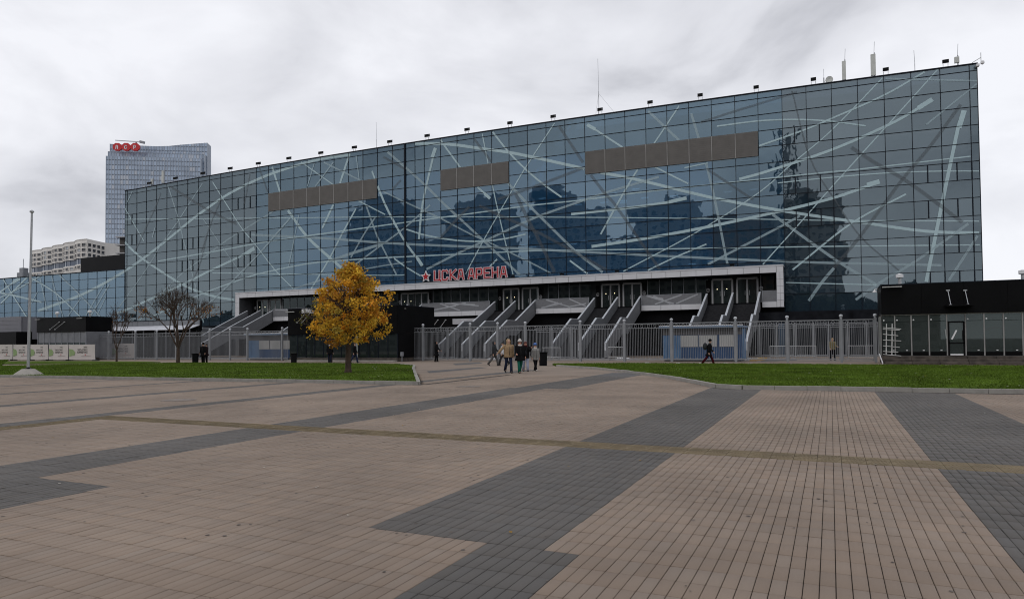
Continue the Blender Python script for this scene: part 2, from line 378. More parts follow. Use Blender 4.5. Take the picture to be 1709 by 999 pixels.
# panes
panes = []
SCREENS = [(11, 19, 14), (0, 0, 0)]
def screen_cols():
    c = []
    for a, b in ((448.3, 630), (735, 849.3), (975.6, 1264.6)): c.append((PF(a, 318-.1475*(a-209)).x-.3, PF(b, 318-.1475*(b-209)).x+.3))
    return c
SC = screen_cols()
half = {}
def is_screen(xa, xb): return any(a <= xa and xb <= b for a, b in SC)
splits = []
for u, k0 in [(u_, k_) for us_, ks_ in (((1325,1366),(2,5,7)),((1545,1593),(5,7,9,11)),((397,417),(2,5,7)),((304,322),(5,7,9)),((220,),(2,4))) for u_ in us_ for k_ in ks_]:
    p = PF(u, 300); splits.append((p.x, k0))
for i in range(len(xs)-1):
    for j in range(len(zs)-1):
        xa, xb, za, zb = xs[i], xs[i+1], zs[j], zs[j+1]
        k = len(zs)-2-j                        # 0 is the narrow top row
        if is_screen(xa, xb) and k in (3,): continue
        if is_screen(xa, xb) and k == 4: zb -= ROW*.5
        if xb > PXL and xa < PXR:
            if zb < 9.0:
                if xa < PXL-.15: xb = PXL
                elif xb > PXR+.15: xa = PXR
                else: continue
            elif za < 8.6:
                if xb > PXR+.15: panes.append((PXR, xb, za, 8.57, 0))
                if xa < PXL-.15: panes.append((xa, PXL, za, 8.57, 0))
                za = 8.6
        sp = [x for x, kk in splits if xa+.2 < x < xb-.2 and kk == k-1]
        if sp and xb-xa > 2: mid = (xa+xb)/2; panes += [(xa, mid, za, zb, 1), (mid, xb, za, zb, 1)]
        else: panes.append((xa, xb, za, zb, 0))
xw = [XLE+.15-WCOL*i for i in range(0, 27)]
zw = [ZB]+[KTOP-ROW*k for k in range(12, 7, -1)]+[14.2]
for i in range(len(xw)-1):
    for j in range(len(zw)-1):
        if zw[j+1]-zw[j] > .1: panes.append((xw[i+1], xw[i], zw[j], zw[j+1], 2))
def psize(p):
    x = (p[0]+p[1])/2; d = Vector((x, bow(x), 0)).dot(fw); return (p[1]-p[0])*(p[3]-p[2])/d**2
def in_view(p):
    x = (p[0]+p[1])/2; q = Vector((x, bow(x), 0)); d = q.dot(fw); return abs(q.dot(rt)) < d*.75
big = set(sorted([i for i, p in enumerate(panes) if in_view(p)], key=lambda i: -psize(panes[i]))[:300])
pool = {}
restp = {m_.name: MB() for m_ in (MG, MGT, MGG)}; XGL, XGR = PF(425, 300).x, PF(1312, 200).x
def pane_mb(m, w, h, c, ax, tx, ty):
    u = Vector((ax[0], ax[1], 0)); n_ = Vector((u.y, -u.x, 0))    # n_ faces outward
    vs = []
    for dn in (0, -.03):
        for sx, sz in ((-1,-1),(1,-1),(1,1),(-1,1)):
            vs.append(Vector(c)+u*(sx*w/2)+Vector((0,0,sz*h/2))+n_*(dn+tx*sx*w/2+ty*sz*h/2))
    m.add(vs, [(0,1,2,3),(7,6,5,4),(0,4,5,1),(1,5,6,2),(2,6,7,3),(3,7,4,0)])
pn = 0
wing = thing('arena_wing', 'lower blue glass wing left of the tall glass arena', 'building wing', (-130, 77, 0))
wpan = MB()
for i, (xa, xb, za, zb, kd) in enumerate(panes):
    ya, yb = bow(xa), bow(xb); d = Vector((xb-xa, yb-ya, 0)); w = d.length-.03; h = zb-za-.03; d.normalize()
    c = ((xa+xb)/2, (ya+yb)/2, (za+zb)/2); tx, ty = rng.normal(0, .0030), rng.normal(0, .0034)
    if kd == 2: pane_mb(wpan, w, h, c, (d.x, d.y), tx, ty); continue
    gm = MGG if (c[0] < XGL or c[0] > XGR) else (MGT if za > KTOP-ROW*2.6 or c[0] < XGL+8 or c[0] > XGR-7 else MG)
    if i in big:
        key = (round(w, 2), round(h, 2), random.randrange(10), gm.name)
        if key not in pool:
            m = MB(); pane_mb(m, w, h, (0,0,0), (1,0), rng.normal(0, .0030), rng.normal(0, .0034)); ob = m.build('glass_pane', gm); pool[key] = ob.data; bpy.data.objects.remove(ob)
        ob = link('glass_pane', pool[key], arena, Vector(c)-arena.location); ob.rotation_euler.z = math.atan2(d.y, d.x); pn += 1
    else: pane_mb(restp[gm.name], w, h, c, (d.x, d.y), tx, ty)
for q in restp:
    if restp[q].v: restp[q].build('glass_panes', MATS[q], arena)['kind'] = 'stuff'
wpan.build('glass_panes', MG, wing)['kind'] = 'stuff'
# mullions
mu = MB(); mw = MB()
def fbar(m, xa, za, xb, zb, w, pr=.07):
    m.bar((xa, bow(xa)-pr/2-.012, za), (xb, bow(xb)-pr/2-.012, zb), w, pr, (0,1,0)) if abs(xa-xb) > .01 else m.box(xa-w/2, xa+w/2, bow(xa)-pr-.014, bow(xa)-.014, za, zb)
for x in xs:
    lo_ = ZB if not (PXL-.1 < x < PXR+.1) else 8.7
    joint = abs(x-XJ) < .05
    segs = [(lo_, ZT)]
    if any(a < x-.25 and x+.25 < b for a, b in SC): segs = [(lo_, KTOP-ROW*3.55), (KTOP-ROW*1.98, ZT)]
    for a, b in segs: fbar(mu, x, a, x, b, .22 if joint else .055, .12 if joint else .035)
for i in range(len(xs)-1):
    for z in zs:
        xa, xb = xs[i], xs[i+1]
        if z < 9.2 and xb > PXL and xa < PXR:
            if xa < PXL-.15: fbar(mu, xa, z, PXL, z, .05, .05)
            elif xb > PXR+.15: fbar(mu, PXR, z, xb, z, .05, .05)
            continue
        k = (KTOP-z)/ROW
        if is_screen(xs[i], xs[i+1]) and 1.9 < k < 3.5: continue
        fbar(mu, xs[i], z, xs[i+1], z, .05, .05)
for xa, xb, za, zb, kd in panes:
    if kd == 1: fbar(mu, xb, za, xb, zb, .09, .06)
mu.build('mullion_grid', mullion_m, arena)['kind'] = 'stuff'
for x in xw: fbar(mw, x, ZB, x, 14.2, .05, .03)
for z in zw: fbar(mw, xw[-1], z, xw[0], z, .05, .05)
mw.build('mullion_grid', mullion_m, wing)['kind'] = 'stuff'
wb = MB().box(xw[-1], xw[0], 79.4, 120, .02, 14.0); wb.build('inner_wall', MATS['inner_wall'], wing)
MB().box(xw[-1], xw[0], 76.15, 76.8, 14.2, 14.32).build('parapet_cap', mullion_m, wing)
MB().box(xw[-1], xw[0]-.1, 76.8, 77.2, .02, ZB-.02).build('base_wall', MATS['base_black'], wing)
MB().box(-118.5, -105.3, 77.3, 92, 14.32, 16.9).build('plant_screen', black_m, wing)
# brown mesh screens in front of the glass, one part per panel
for a, b in SC:
    cols = [x for x in xs if a-.1 <= x <= b+.1]
    for xa, xb in zip(cols[:-1], cols[1:]):
        ya, yb = bow(xa)-.06, bow(xb)-.06; z0, z1 = KTOP-ROW*3.52, KTOP-ROW*2.0
        m = MB(); xa_, xb_ = xa+.05, xb-.05
        m.add([(xa_,ya-.07,z0),(xb_,yb-.07,z0),(xb_,yb,z0),(xa_,ya,z0),(xa_,ya-.07,z1),(xb_,yb-.07,z1),(xb_,yb,z1),(xa_,ya,z1)],
              [(3,2,1,0),(4,5,6,7),(0,1,5,4),(1,2,6,5),(2,3,7,6),(3,0,4,7)])
        for q in range(1, 12):
            z = z0+(z1-z0)*q/12; m.bar((xa_, ya-.075, z), (xb_, yb-.075, z), .05, .012, (0,1,0))
        m.build('screen_panel', screen_m, arena)
    for x in cols[1:-1]: MB().box(x-.035, x+.035, bow(x)-.16, bow(x)-.03, KTOP-ROW*3.52, KTOP-ROW*2.0).build('screen_post', mat('screen_post', (.30,.29,.28), .5), arena)
# printed lines on the glass
LINES = [
 ('w',1.9,[(208.4,346.8),(240.2,402)]),
 ('w',1.4,[(209,366),(430,364),(630,362),(860,362),(1030,363),(1250,365.5),(1390,367.8),(1634,369)]),
 ('w',4.6,[(63.4,518.6),(109.7,502),(133.5,492.9),(175.7,471.7),(219.2,445.3),(254,420),(276.9,402),(301.5,382),(327,361),(349,345.6),(373,328.8),(408,309.6),(448,292),(491.7,277.2),(535,265.6),(585,258)]),
 ('w',4,[(208.4,404),(237.8,431.4),(304.5,474.7),(328.5,485.5),(349,492),(368,496.9),(391,499.9)]),
 ('w',4,[(194.2,523.2),(218,513.7),(304.5,474.7),(349,452.4),(400,428.4),(412,421)]),('w',7,[(409,424.5),(425,414)]),
 ('w',2.1,[(264,435.6),(355,420),(454,402),(582,384),(640,376),(736,363),(840,349),(881,343.3),(977,333.2),(1060,322),(1191,307.4),(1279,298),(1390,286.5),(1432,282.7),(1634,259.3)]),
 ('w',2.1,[(254.6,527.5),(329.7,493.3),(344,487.3),(400,466.8),(426,458.5),(461,450),(513,440),(551,436),(640,430),(840,420.5),(913,418),(1060,416),(1390,411),(1635,408.5)]),
 ('m',2.6,[(232.4,536),(266,493.3),(284,475.3),(303,457.2),(344,427),(380,400),(406,384),(448,358),(456,353)]),
 ('m',2.2,[(194,519),(221.6,481.9),(251.7,438),(263.7,416.5),(298.5,367.3),(315.3,340.8),(338,306.6)]),
 ('m',2.6,[(280,308.4),(297.3,362.5),(304.5,392.5),(311.7,420),(319,446.4),(329.7,492),(340,538.3)]),
 ('w',2,[(355,303.6),(370.6,328.8),(387.4,355.3),(405.6,383.3),(426.5,408),(457.6,448.4),(490,481.8)]),
 ('m',1.7,[(340,366),(377,420),(406.4,460.8)]),
 ('w',4,[(454.5,278.8),(467.6,320.5)]),('w',5,[(480.8,351),(511.9,394),(550.6,429.8),(567.7,444.5),(590,462)]),
 ('w',2,[(502.6,270.3),(556,308)]),('w',4,[(583.2,257.8),(567.7,306)]),('w',4,[(556.9,341),(538.2,380.4)]),
 ('w',3,[(594,348.6),(568.5,395),(547.5,436),(519.6,481.8)]),('w',3,[(621.2,285.8),(625.9,299)]),
 ('w',4,[(630.5,310.6),(642.4,340),(655,365.2),(677.2,404.9),(699,434)]),('w',6,[(697,431),(705,443.5)]),
 ('w',2,[(598.7,335.4),(643,358)]),('m',3.2,[(611,342.4),(630,395),(640,415),(661.6,457.7)]),
 ('m',3,[(490,481.8),(543,464.7),(575,450)]),('m',5,[(549,436),(589.4,422),(634.4,408)]),('m',3,[(594,440.7),(637,408.6),(674.8,380.8),(718,342.4)]),
 ('w',1.5,[(355,455.4),(400,455.8),(640,459.3),(676,458)]),('m',2,[(611,448.4),(640,443.2),(688,436)]),
 ('w',3,[(735.5,233.2),(741.5,242.5),(768.5,279.5)]),('w',4,[(723,262),(705.5,340),(699.5,398.9)]),('w',7,[(727,247),(721.5,263)]),
 ('w',5,[(692.9,239.8),(736,239.8),(762.5,242.2),(796,247),(849.6,254.5),(896,263.8),(975.5,281.6)]),
 ('w',5,[(1002,288),(1043.6,295.6),(1080.8,304),(1191.5,330.5),(1307,352),(1390,364.5),(1435,370.8),(1545.7,385.9),(1634,388.4)]),
 ('m',4,[(647,253.6),(677,279.5),(709.7,308.9),(740.9,340),(763.7,361),(807,401.3),(840,432.5),(868,458.8)]),
 ('w',2,[(805,223.6),(814.8,273)]),('w',2,[(822,308.9),(831.8,354),(856.6,458.8)]),
 ('w',3,[(822.5,220.3),(849.6,254.5),(880.7,285.5),(911.7,311),(937.3,329)]),
 ('w',2,[(925.7,205.6),(877.6,279.3),(853.5,320),(807,401.3),(777,457.7)]),
 ('m',4.4,[(848,305.7),(862,320),(882,341.7),(913,372.7),(964.4,422.4),(1006,454)]),
 ('m',4,[(712,449.3),(763.7,422.9),(811.6,400.7),(882,368),(913,355.7),(977,333.2),(1011,321.5),(1060,307),(1099.6,295.3)]),
 ('w',2.6,[(678.4,382.6),(702.5,390.5),(736,397.7),(763.7,401.3),(807,402.5),(846.5,397.6),(877.6,390.6)]),
 ('m',2.5,[(640,319.7),(676,337),(712,353.2),(736,364.6),(790,392.9),(811.6,402),(880.7,435.6),(919.5,455.7)]),
 ('m',4,[(418.8,391.8),(535,397.2),(640,405),(736,409.7),(840,413.3),(955,419.3),(1060,424.7),(1200,431.5),(1307,436),(1390,438.7),(1571,442.5)]),
 ('w',2.6,[(658,431.3),(677,445),(702,460)]),('w',3,[(829.8,432.5),(817.8,444.5)]),
 ('w',4.6,[(953.6,357.2),(1060,345.6),(1121,336.8)]),('w',6,[(1117,337),(1146,330.5)]),
 ('w',5,[(987.4,411.3),(1080.8,397.2),(1189,377),(1309.8,350.7),(1390,330.5),(1435,315.4),(1452,309.5)]),('w',8,[(1447,309),(1468,303)]),
 ('w',3,[(1064.4,282.7),(1041.2,321.5),(1002.6,390.8)]),('w',3,[(951.3,434.8),(980.7,456.5)]),
 ('w',3,[(990,214),(1039,246)]),('w',5.5,[(980,208.5),(994,216)]),('w',2.5,[(1133.6,177),(1092,239.5)]),('m',4,[(1082,185.8),(1133.6,234.5)]),
 ('m',4,[(1153.8,189.6),(1166.3,230.8)]),('w',2.5,[(1196.5,211),(1264.5,202.2),(1322.3,199.7),(1367,201),(1390,202.8),(1445,210.5)]),
 ('w',3,[(1267,243.7),(1345,216),(1387,198.4),(1475,159.4),(1543,120.4)]),
 ('w',4.6,[(1234,299),(1279,286.5),(1387,250.5),(1477.8,211),(1520.6,188.3),(1536,179)]),('w',8,[(1532,181),(1556,166)]),
 ('w',2,[(1040.5,452.6),(1161,388.4),(1264.5,323),(1320,275),(1387,218.5),(1472.8,130.5)]),
 ('w',2.5,[(1080.8,451.3),(1125,430),(1179,407.3)]),('w',2.5,[(1093.4,279),(1148.7,306.6)]),('w',2,[(1142.4,280.2),(1181.4,272.2)]),
 ('m',4,[(1179,274),(1194,338),(1214,440)]),('m',4,[(1181.4,441),(1307,375.8),(1335,360)]),
 ('m',4.6,[(1289.6,358),(1394.8,433.7),(1465,476.5)]),('w',2,[(1273.3,441.2),(1347.5,358.2),(1390,310),(1520.6,165.7),(1564.6,116.6)]),
 ('w',3,[(1323,450),(1420,373.3),(1511.8,324)]),('w',5.5,[(1599,212),(1571,345),(1545.7,470)]),('w',8,[(1609,184.6),(1600,214)]),
 ('w',2,[(1298,305.4),(1390,296),(1477.8,289),(1560,286),(1633.8,285.7)]),('m',4.2,[(1428,500),(1480,464),(1525.6,437.5),(1616,373.3)]),
 ('m',5,[(1350,502),(1370,473),(1392,447)]),('d',5.5,[(1392,447),(1440,388.4),(1505.5,300.3),(1551,246),(1603.6,174.5)]),
 ('d',6,[(1421,246),(1460,271.4),(1518,305.3),(1606,370.8)]),('d',2.6,[(1321.8,151.8),(1352,263.8),(1394.8,335.6),(1437.5,396),(1500.4,451.3)]),
 ('m',4,[(1583.5,467.7),(1631.3,393.4)]),('w',2,[(1311.7,471.4),(1462.7,475.2)]),('m',3,[(1477.8,131.7),(1630,135.5)]),('m',2.6,[(1545.7,208.5),(1630,140.5)]),
 ('d',4,[(1170,204),(1226.7,185.8),(1330,154)]),('d',5,[(932.6,210),(973,271)]),('d',5,[(986,292),(1008,321),(1023,336.8),(1101,448.8)]),
 ('d',5,[(831,332.8),(911.7,304),(974,280)]),('d',6,[(860.5,323),(882,368),(896,393),(925.7,454.2)]),
 ('d',5,[(800,343.3),(843.4,363.4),(887,382),(946,413),(970.6,427),(1012.5,450.3)]),('d',4,[(640,262),(676,282)]),('d',4,[(655,316),(669,300.5)]),
 ('d',3,[(432.7,280),(446.7,320.5)]),('d',2.4,[(417,291),(408,341)]),
 ('w',3,[(-25,502),(0,487.6),(24,470)]),('w',6,[(22,471),(34,464)]),('w',3,[(1.3,506.7),(47.6,461)]),('w',2,[(0,496.8),(23.8,485.6),(71.4,458.5)]),
 ('w',2.6,[(5.3,465),(19.8,489),(59.5,552)]),('w',2.4,[(51.5,463),(93.8,489),(134,527.9)]),('m',2.6,[(97.8,457.2),(133.5,491.5),(167.8,527.9)]),
 ('m',2.5,[(86.5,460),(93.8,490),(105.7,528.5)]),('m',2,[(113.6,527.9),(134.8,498)]),('m',2.5,[(152,527),(183,474.4)]),('m',2,[(161.9,527),(177,495.5)]),
 ('m',3,[(67.4,463.8),(79.3,519.3)]),('w',3,[(0,488),(23.8,492.9),(70,504)]),('w',2,[(35.7,541),(59.5,541.7)]),('m',2,[(63.4,486),(53,506)]),('m',2,[(144,526),(174.4,474.4)]),
 ('m',3,[(310,536.5),(334.5,516.7),(359.8,496.9),(391.6,466),(434,422),(485.5,363)]),('m',2,[(482.4,443.8),(491.7,397.2),(499.5,358)]),
 ('m',2,[(513.4,311),(525,272.6)]),('m',2.5,[(526.6,311.5),(556.8,271)]),('m',2.5,[(541,271),(601.8,301)]),('m',2,[(594.9,260),(600,299.5)]),
 ('m',3,[(586,429.8),(609.6,388),(626.7,363)]),('d',4,[(791.4,232),(820,270)]),('w',3,[(797.4,312.5),(812,325)]),('w',5,[(809,323),(818.4,331.5)]),
 ('d',5,[(736,395.3),(763.7,365),(784,344.8)]),('d',4,[(1181,282.7),(1257,333)]),('m',2,[(221.6,319),(213,337)]),('m',2.4,[(259,380),(254.5,397)]),
 ('d',3,[(225,420),(262,340),(268,322)]),('d',3,[(370,330),(352,372),(336,420)]),('d',4,[(285,312),(350,352),(395,374)]),('d',3,[(300,500),(330,450),(345,395)]),
]
fm = {'w': frit_w, 'm': frit_m, 'd': frit_d}
def smooth_line(pts, step=7.0):
    pts = [Vector(p) for p in pts]
    if len(pts) == 2: 
        n = max(2, int((pts[1]-pts[0]).length/14)+1); return [pts[0].lerp(pts[1], i/(n-1)) for i in range(n)]
    o = []
    q = [pts[0]*2-pts[1]]+pts+[pts[-1]*2-pts[-2]]
    for i in range(1, len(q)-2):
        a, b, c, d = q[i-1:i+3]; n = max(1, int((c-b).length/14))
        for k in range(n):
            t = k/n; o.append(.5*((2*b)+(c-a)*t+(2*a-5*b+4*c-d)*t*t+(3*b-3*c+d-a)*t**3) if (c-b).length < 160 else b.lerp(c, t))
    o.append(pts[-1]); return o
for i, (tn, wpx, pts) in enumerate(LINES):
    sp = smooth_line(pts); m = MB(); off = .020+.00036*i; prev = None
    w3 = [q for q in (PF(p.x, p.y) for p in sp) if q.x < XRE-.05]
    for k, p in enumerate(w3):
        a = w3[max(0,k-1)]; b = w3[min(len(w3)-1,k+1)]; d = (b-a).normalized(); nrm = Vector((d.z, 0, -d.x)); nrm.normalize()
        dep = Vector((p.x, p.y, 0)).dot(fw); hw = max(.05, wpx*.96*dep/F/2)
        y = bow(p.x)-off
        m.v += [(p.x+nrm.x*hw, bow(p.x+nrm.x*hw)-off, p.z+nrm.z*hw), (p.x-nrm.x*hw, bow(p.x-nrm.x*hw)-off, p.z-nrm.z*hw)]
        if k: m.f.append((2*k-2, 2*k-1, 2*k+1, 2*k))
    mid = w3[len(w3)//2]
    m.build('printed_line', fm[tn], wing if mid.x < XLE else arena)
# ceiling lamps inside, seen through the glass
lamp_m = mat('lit_lamp', (1, .97, .9), emit=2.2)
for u, v in [(273,356),(446,380.5),(523,371.5),(550,369),(525,385.5),(562,381.5),(592,378),(664,355.7),(696,352.5),(727,349.3),(765,345.5),(753,367.7),(778,365.4),(754.5,417.6),(834,338),(869,334.5),(905,331),(941,327.5),
             (886,349),(965,341.5),(1008,337.8),(1040,335),(861,351.5),(889,412),(875,408.5),(975,401.7),(1024,323),(1061,315.5),(1040.5,338),(1076,330),(1125,327),(1199,303),(1215,320),(1258,316),(1293,295.5),(1155,440.5),(1188,435.5),(1238,437.7),(850,410),(957,407)]:
    p = PF(u, v); q = p*1.035-Vector((0,0,H*.035))
    MB().box(q.x-.42, q.x+.42, q.y-.1, q.y+.1, q.z-.045, q.z+.045).build('ceiling_lamp', lamp_m, arena)

# ------------------------------------------------------------ entrance canopy, terrace and stairs
YC = 73.6
ZD, ZC0, ZC1 = 5.40, 8.34, 9.12           # terrace floor, underside and top of the canopy
XL0, XL1 = PX(392.6, YC, 510), PX(399, YC, 510)
XR0, XR1 = PX(1296, YC, 480), PX(1308, YC, 480)
canopy = thing('entrance_canopy', 'long pale grey portal frame around the raised arena entrance', 'canopy', (-42, YC, 0))
def panels(x0, x1, z0, z1, y, n, parent, nm='cladding_panel', m=white_p, gap=.018):
    w = (x1-x0)/n
    for i in range(n):
        MB().bbox(x0+w*i+gap, x0+w*(i+1)-gap, y+rng.uniform(0,.006), y+.06, z0, z1, .01).build(nm, m, canopy if parent is None else parent)
panels(XL1, XR0, ZC0, ZC1-.16, YC, 46, None)
panels(XL0, XL1-.005, ZC0, ZC1-.16, YC, 1, None); panels(XR0+.005, XR1, ZC0, ZC1-.16, YC, 1, None)
for i in range(5):
    a, b = 4.86+(ZC0-4.86)*i/5, 4.86+(ZC0-4.86)*(i+1)/5
    for x0, x1 in ((XR0+.005, (XR0+XR1)/2), ((XR0+XR1)/2, XR1)): MB().bbox(x0+.01, x1-.01, YC, YC+.06, a+.012, b-.012, .01).build('cladding_panel', white_p, canopy)
    if a > 3: MB().bbox(XL0+.01, XL1-.01, YC, YC+.06, a+.012, b-.012, .01).build('cladding_panel', white_p, canopy)
MB().box(XL0, XR1, YC-.03, 77, ZC1-.15, ZC1).build('roof_edge', mat('roof_flashing', (.52,.52,.54), .4), canopy)
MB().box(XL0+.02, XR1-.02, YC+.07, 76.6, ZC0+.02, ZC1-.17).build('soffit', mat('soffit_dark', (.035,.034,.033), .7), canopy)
MB().box(XL0+.03, XL1-.03, YC+.065, 76.4, 0.05, ZC0).build('side_wall', mat('reveal_grey', (.075,.077,.082), .6), canopy)
MB().box(XR0+.03, XR1-.03, YC+.065, 76.4, 4.86, ZC0).build('side_wall', MATS['reveal_grey'], canopy)
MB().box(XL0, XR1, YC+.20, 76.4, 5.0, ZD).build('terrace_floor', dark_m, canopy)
YB = 75.75
MB().box(XL1, XR0, YB+.25, YB+.3, ZD, ZC0).build('lobby_back', mat('lobby_dark', (.02,.024,.026), .7, .6, .9), canopy)
doors_x = []
STAIRS = [(1179.5,1222.9,1268), (991.6,1030.4,1068.5), (825.4,859.5,893), (656,680,704), (412,434,456.5)]
groups = []
for t in STAIRS: groups.append(tuple(PX(u, 74, 500) for u in t))
groups.insert(4, (-61.0, -58.5, -56.0))
frame_m = mat('door_frame', (.36,.36,.365), .4)
occupied = []
def door(x0, x1):
    d = MB(); w = (x1-x0)/2
    for x in (x0, x0+w, x1): d.box(x-.09, x+.09, YB-.06, YB+.04, ZD, ZD+2.62)
    d.box(x0, x1, YB-.05, YB+.03, ZD+2.55, ZD+2.75); d.box(x0, x1, YB-.05, YB+.03, ZD, ZD+.05)
    fr = d.build('door_frame', frame_m, canopy)
    for k in (0, 1):
        MB().box(x0+w*k+.10, x0+w*(k+1)-.10, YB-.02, YB, ZD+.06, ZD+2.54).build('door_glass', MDG, fr)
        MB().tube((x0+w*k+.22+(w-.44)*(1-k), YB-.09, ZD+.9), (x0+w*k+.22+(w-.44)*(1-k), YB-.09, ZD+1.4), .018).build('door_handle', steel_m, fr)
dlm = mat('door_lamp', (1,.93,.62), emit=3)
for gi, (a, b, c) in enumerate(groups):
    for k, (x0, x1) in enumerate(((a, b), (b, c))):
        m_ = (x0+x1)/2; door(m_-1.02+.05*(1-2*k), m_+1.02+.05*(1-2*k)); occupied.append((m_-1.15, m_+1.15))
        if k == 0:
            for q in (-.5, .5): MB().lathe((m_+q+.02, YB-.05, ZD+1.62), [(0,-.04),(.038,-.015),(.038,.015),(0,.04)], 8).build('door_lamp', dlm, canopy)
    for x in (a-.12, c+.02):
        e_ = MB()
        for q in range(3):
            for r_ in range(-1, 2):
                if q == 1 or r_ == 0: e_.lathe((x+(r_)*.13, YB-.03, ZD+1.55+(q-1)*.17), [(.05,0),(.05,-.012)], 8, 'y')
        for r_ in (-.13, .13):
            e_.lathe((x+r_*.8, YB-.03, ZD+1.68), [(.045,0),(.045,-.012)], 8, 'y'); e_.lathe((x+r_*.8, YB-.03, ZD+1.42), [(.045,0),(.045,-.012)], 8, 'y')
        e_.build('dotted_emblem', mat('emblem_pale', (.42,.42,.43), .5), canopy)['kind'] = 'stuff'
        MB().box(x-.2, x+.2, YB-.02, YB+.02, ZD, ZD+2.6).build('pier', black_m, canopy)
x = XL1+.9
while x < XR0-.4:
    x1 = x+1.32
    if not any(a-.05 < x1 and x < b+.05 for a, b in occupied) and x1 < XR0:
        MB().box(x+.04, x1-.04, YB, YB+.03, ZD+.02, ZC0-.05).build('lobby_pane', MDG, canopy)
        MB().box(x-.035, x+.035, YB-.05, YB+.05, ZD, ZC0).build('lobby_post', grey_m, canopy)
    x = x1
# terrace edge and parapets between the stairs
def parapet(x0, x1, seed):
    n = max(1, round((x1-x0)/1.9)); panels(x0, x1, 4.87, 5.42, YC+.08, n, None)
    p = MB(); p.box(x0+.05, x1-.05, YC+.12, YC+.16, 5.45, 6.50); pr = p.build('parapet_panel', mat('parapet_mesh', (.15,.153,.163), .55, .1, 4), canopy)
    f_ = MB()
    for z in (5.47, 6.53): f_.box(x0, x1, YC+.09, YC+.19, z-.03, z+.03)
    for xx in (x0+.04, x1-.04): f_.box(xx-.04, xx+.04, YC+.09, YC+.19, 5.5, 6.5)
    f_.build('parapet_frame', grey_m, canopy)
    r_ = random.Random(seed); w = x1-x0
    for j in range(5 if seed != 1 else 0):
        u0 = r_.uniform(.0, .75); u1 = min(.98, u0+r_.uniform(.2, .6)); z0, z1 = (5.54, 6.46) if r_.random() < .5 else (6.46, 5.54)
        if r_.random() < .5: z1 = z0+(z1-z0)*r_.uniform(.3, .7)
        MB().bar((x0+.1+w*u0*.95, YC+.117-.002*j, z0), (x0+.1+w*u1*.95, YC+.117-.002*j, z1), .14, .002, (0,1,0)).build('parapet_stripe', mat('parapet_stripe', (.34,.35,.37), .5), canopy)
gs = sorted(groups)
parapet(gs[-1][2]+.25, XR0, 1)
for i in range(len(gs)-1):
    parapet(gs[i][2]+.18, gs[i+1][0]-.5, 10+i)
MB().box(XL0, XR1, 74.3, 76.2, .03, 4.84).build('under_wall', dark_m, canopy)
YS = [74.0, 68.4, 66.3, 61.0]; ZS = [5.40, 2.85, 2.85, 0.0]
names = ['rightmost', 'second from the right', 'third from the right', 'fourth from the right', 'fifth from the right', 'leftmost']
where = ['beside the right leg of the entrance portal', 'left of the right hand parapet', 'just right of the black pavilion', 'hidden behind the black pavilion', 'behind the yellow tree', 'by the left leg of the entrance portal']
for gi, (a, b, c) in enumerate(sorted(groups, reverse=True)):
    st = thing('staircase', f'dark stairs with grey balustrades, {names[gi]}, {where[gi]}', 'staircase', (b, 67, 0), 'stairs up to the arena entrance')
    for k, (x0, x1) in enumerate(((a+.1, b-.1), (b+.1, c-.1))):
        m = MB()
        for f0, f1, z0, z1 in ((YS[0], YS[1], ZS[0], ZS[1]), (YS[2], YS[3], ZS[2], ZS[3])):
            n = 17; 
            for i in range(n):
                y1 = f0+(f1-f0)*i/n; y0 = f0+(f1-f0)*(i+1)/n; z = z0+(z1-z0)*(i+1)/n
                if z > .03: m.box(x0, x1, y0-.03, y1, z-.30 if z > .35 else .02, z)
        m.box(x0, x1, YS[2], YS[1], ZS[1]-.25, ZS[1])
        m.build('flight', step_m, st)
    for x in (a, b, c):
        poly = [(74.1, 6.46), (68.4, 3.92), (66.3, 3.92), (61.0, 1.42), (60.9, .12), (61.6, .12), (66.5, 2.35), (68.6, 2.35), (74.1, 4.86)]
        w = MB().prism(poly, x-.075, x+.075, 'x'); bl = w.build('balustrade', baluster_m, st)
        h_ = MB()
        for p, q in zip(poly[:4], poly[1:4]): h_.bar((x, p[0], p[1]+.02), (x, q[0], q[1]+.02), .19, .06)
        h_.bar((x, 61.0, 1.42), (x, 60.95, .14), .17, .05); h_.build('handrail', rail_m, bl)

# sign standing on the canopy
sign = thing('arena_sign', 'red and white star and Cyrillic letters standing on the canopy edge', 'sign', (-35, YC+.3, ZC1))
GLY = {'Ц': ([[(0,1),(0,0),(.62,0)],[(.62,1),(.62,0)],[(.62,0),(.78,0),(.78,-.16)]], .84),
 'С': ([[(.64,.78),(.64,.9),(.54,1),(.1,1),(0,.9),(0,.1),(.1,0),(.54,0),(.64,.1),(.64,.22)]], .66),
 'К': ([[(0,0),(0,1)],[(.66,1),(.08,.5),(.66,0)]], .68),
 'А': ([[(0,0),(.2,1),(.46,1),(.66,0)],[(.09,.28),(.57,.28)]], .66),
 'Р': ([[(0,0),(0,1),(.54,1),(.64,.9),(.64,.48),(.54,.38),(0,.38)]], .66),
 'Е': ([[(.62,1),(0,1),(0,0),(.62,0)],[(0,.5),(.52,.5)]], .64),
 'Н': ([[(0,0),(0,1)],[(.66,0),(.66,1)],[(0,.5),(.66,.5)]], .68),
 'Л': ([[(0,0),(.1,.08),(.18,1),(.66,1),(.66,0)]], .68)}
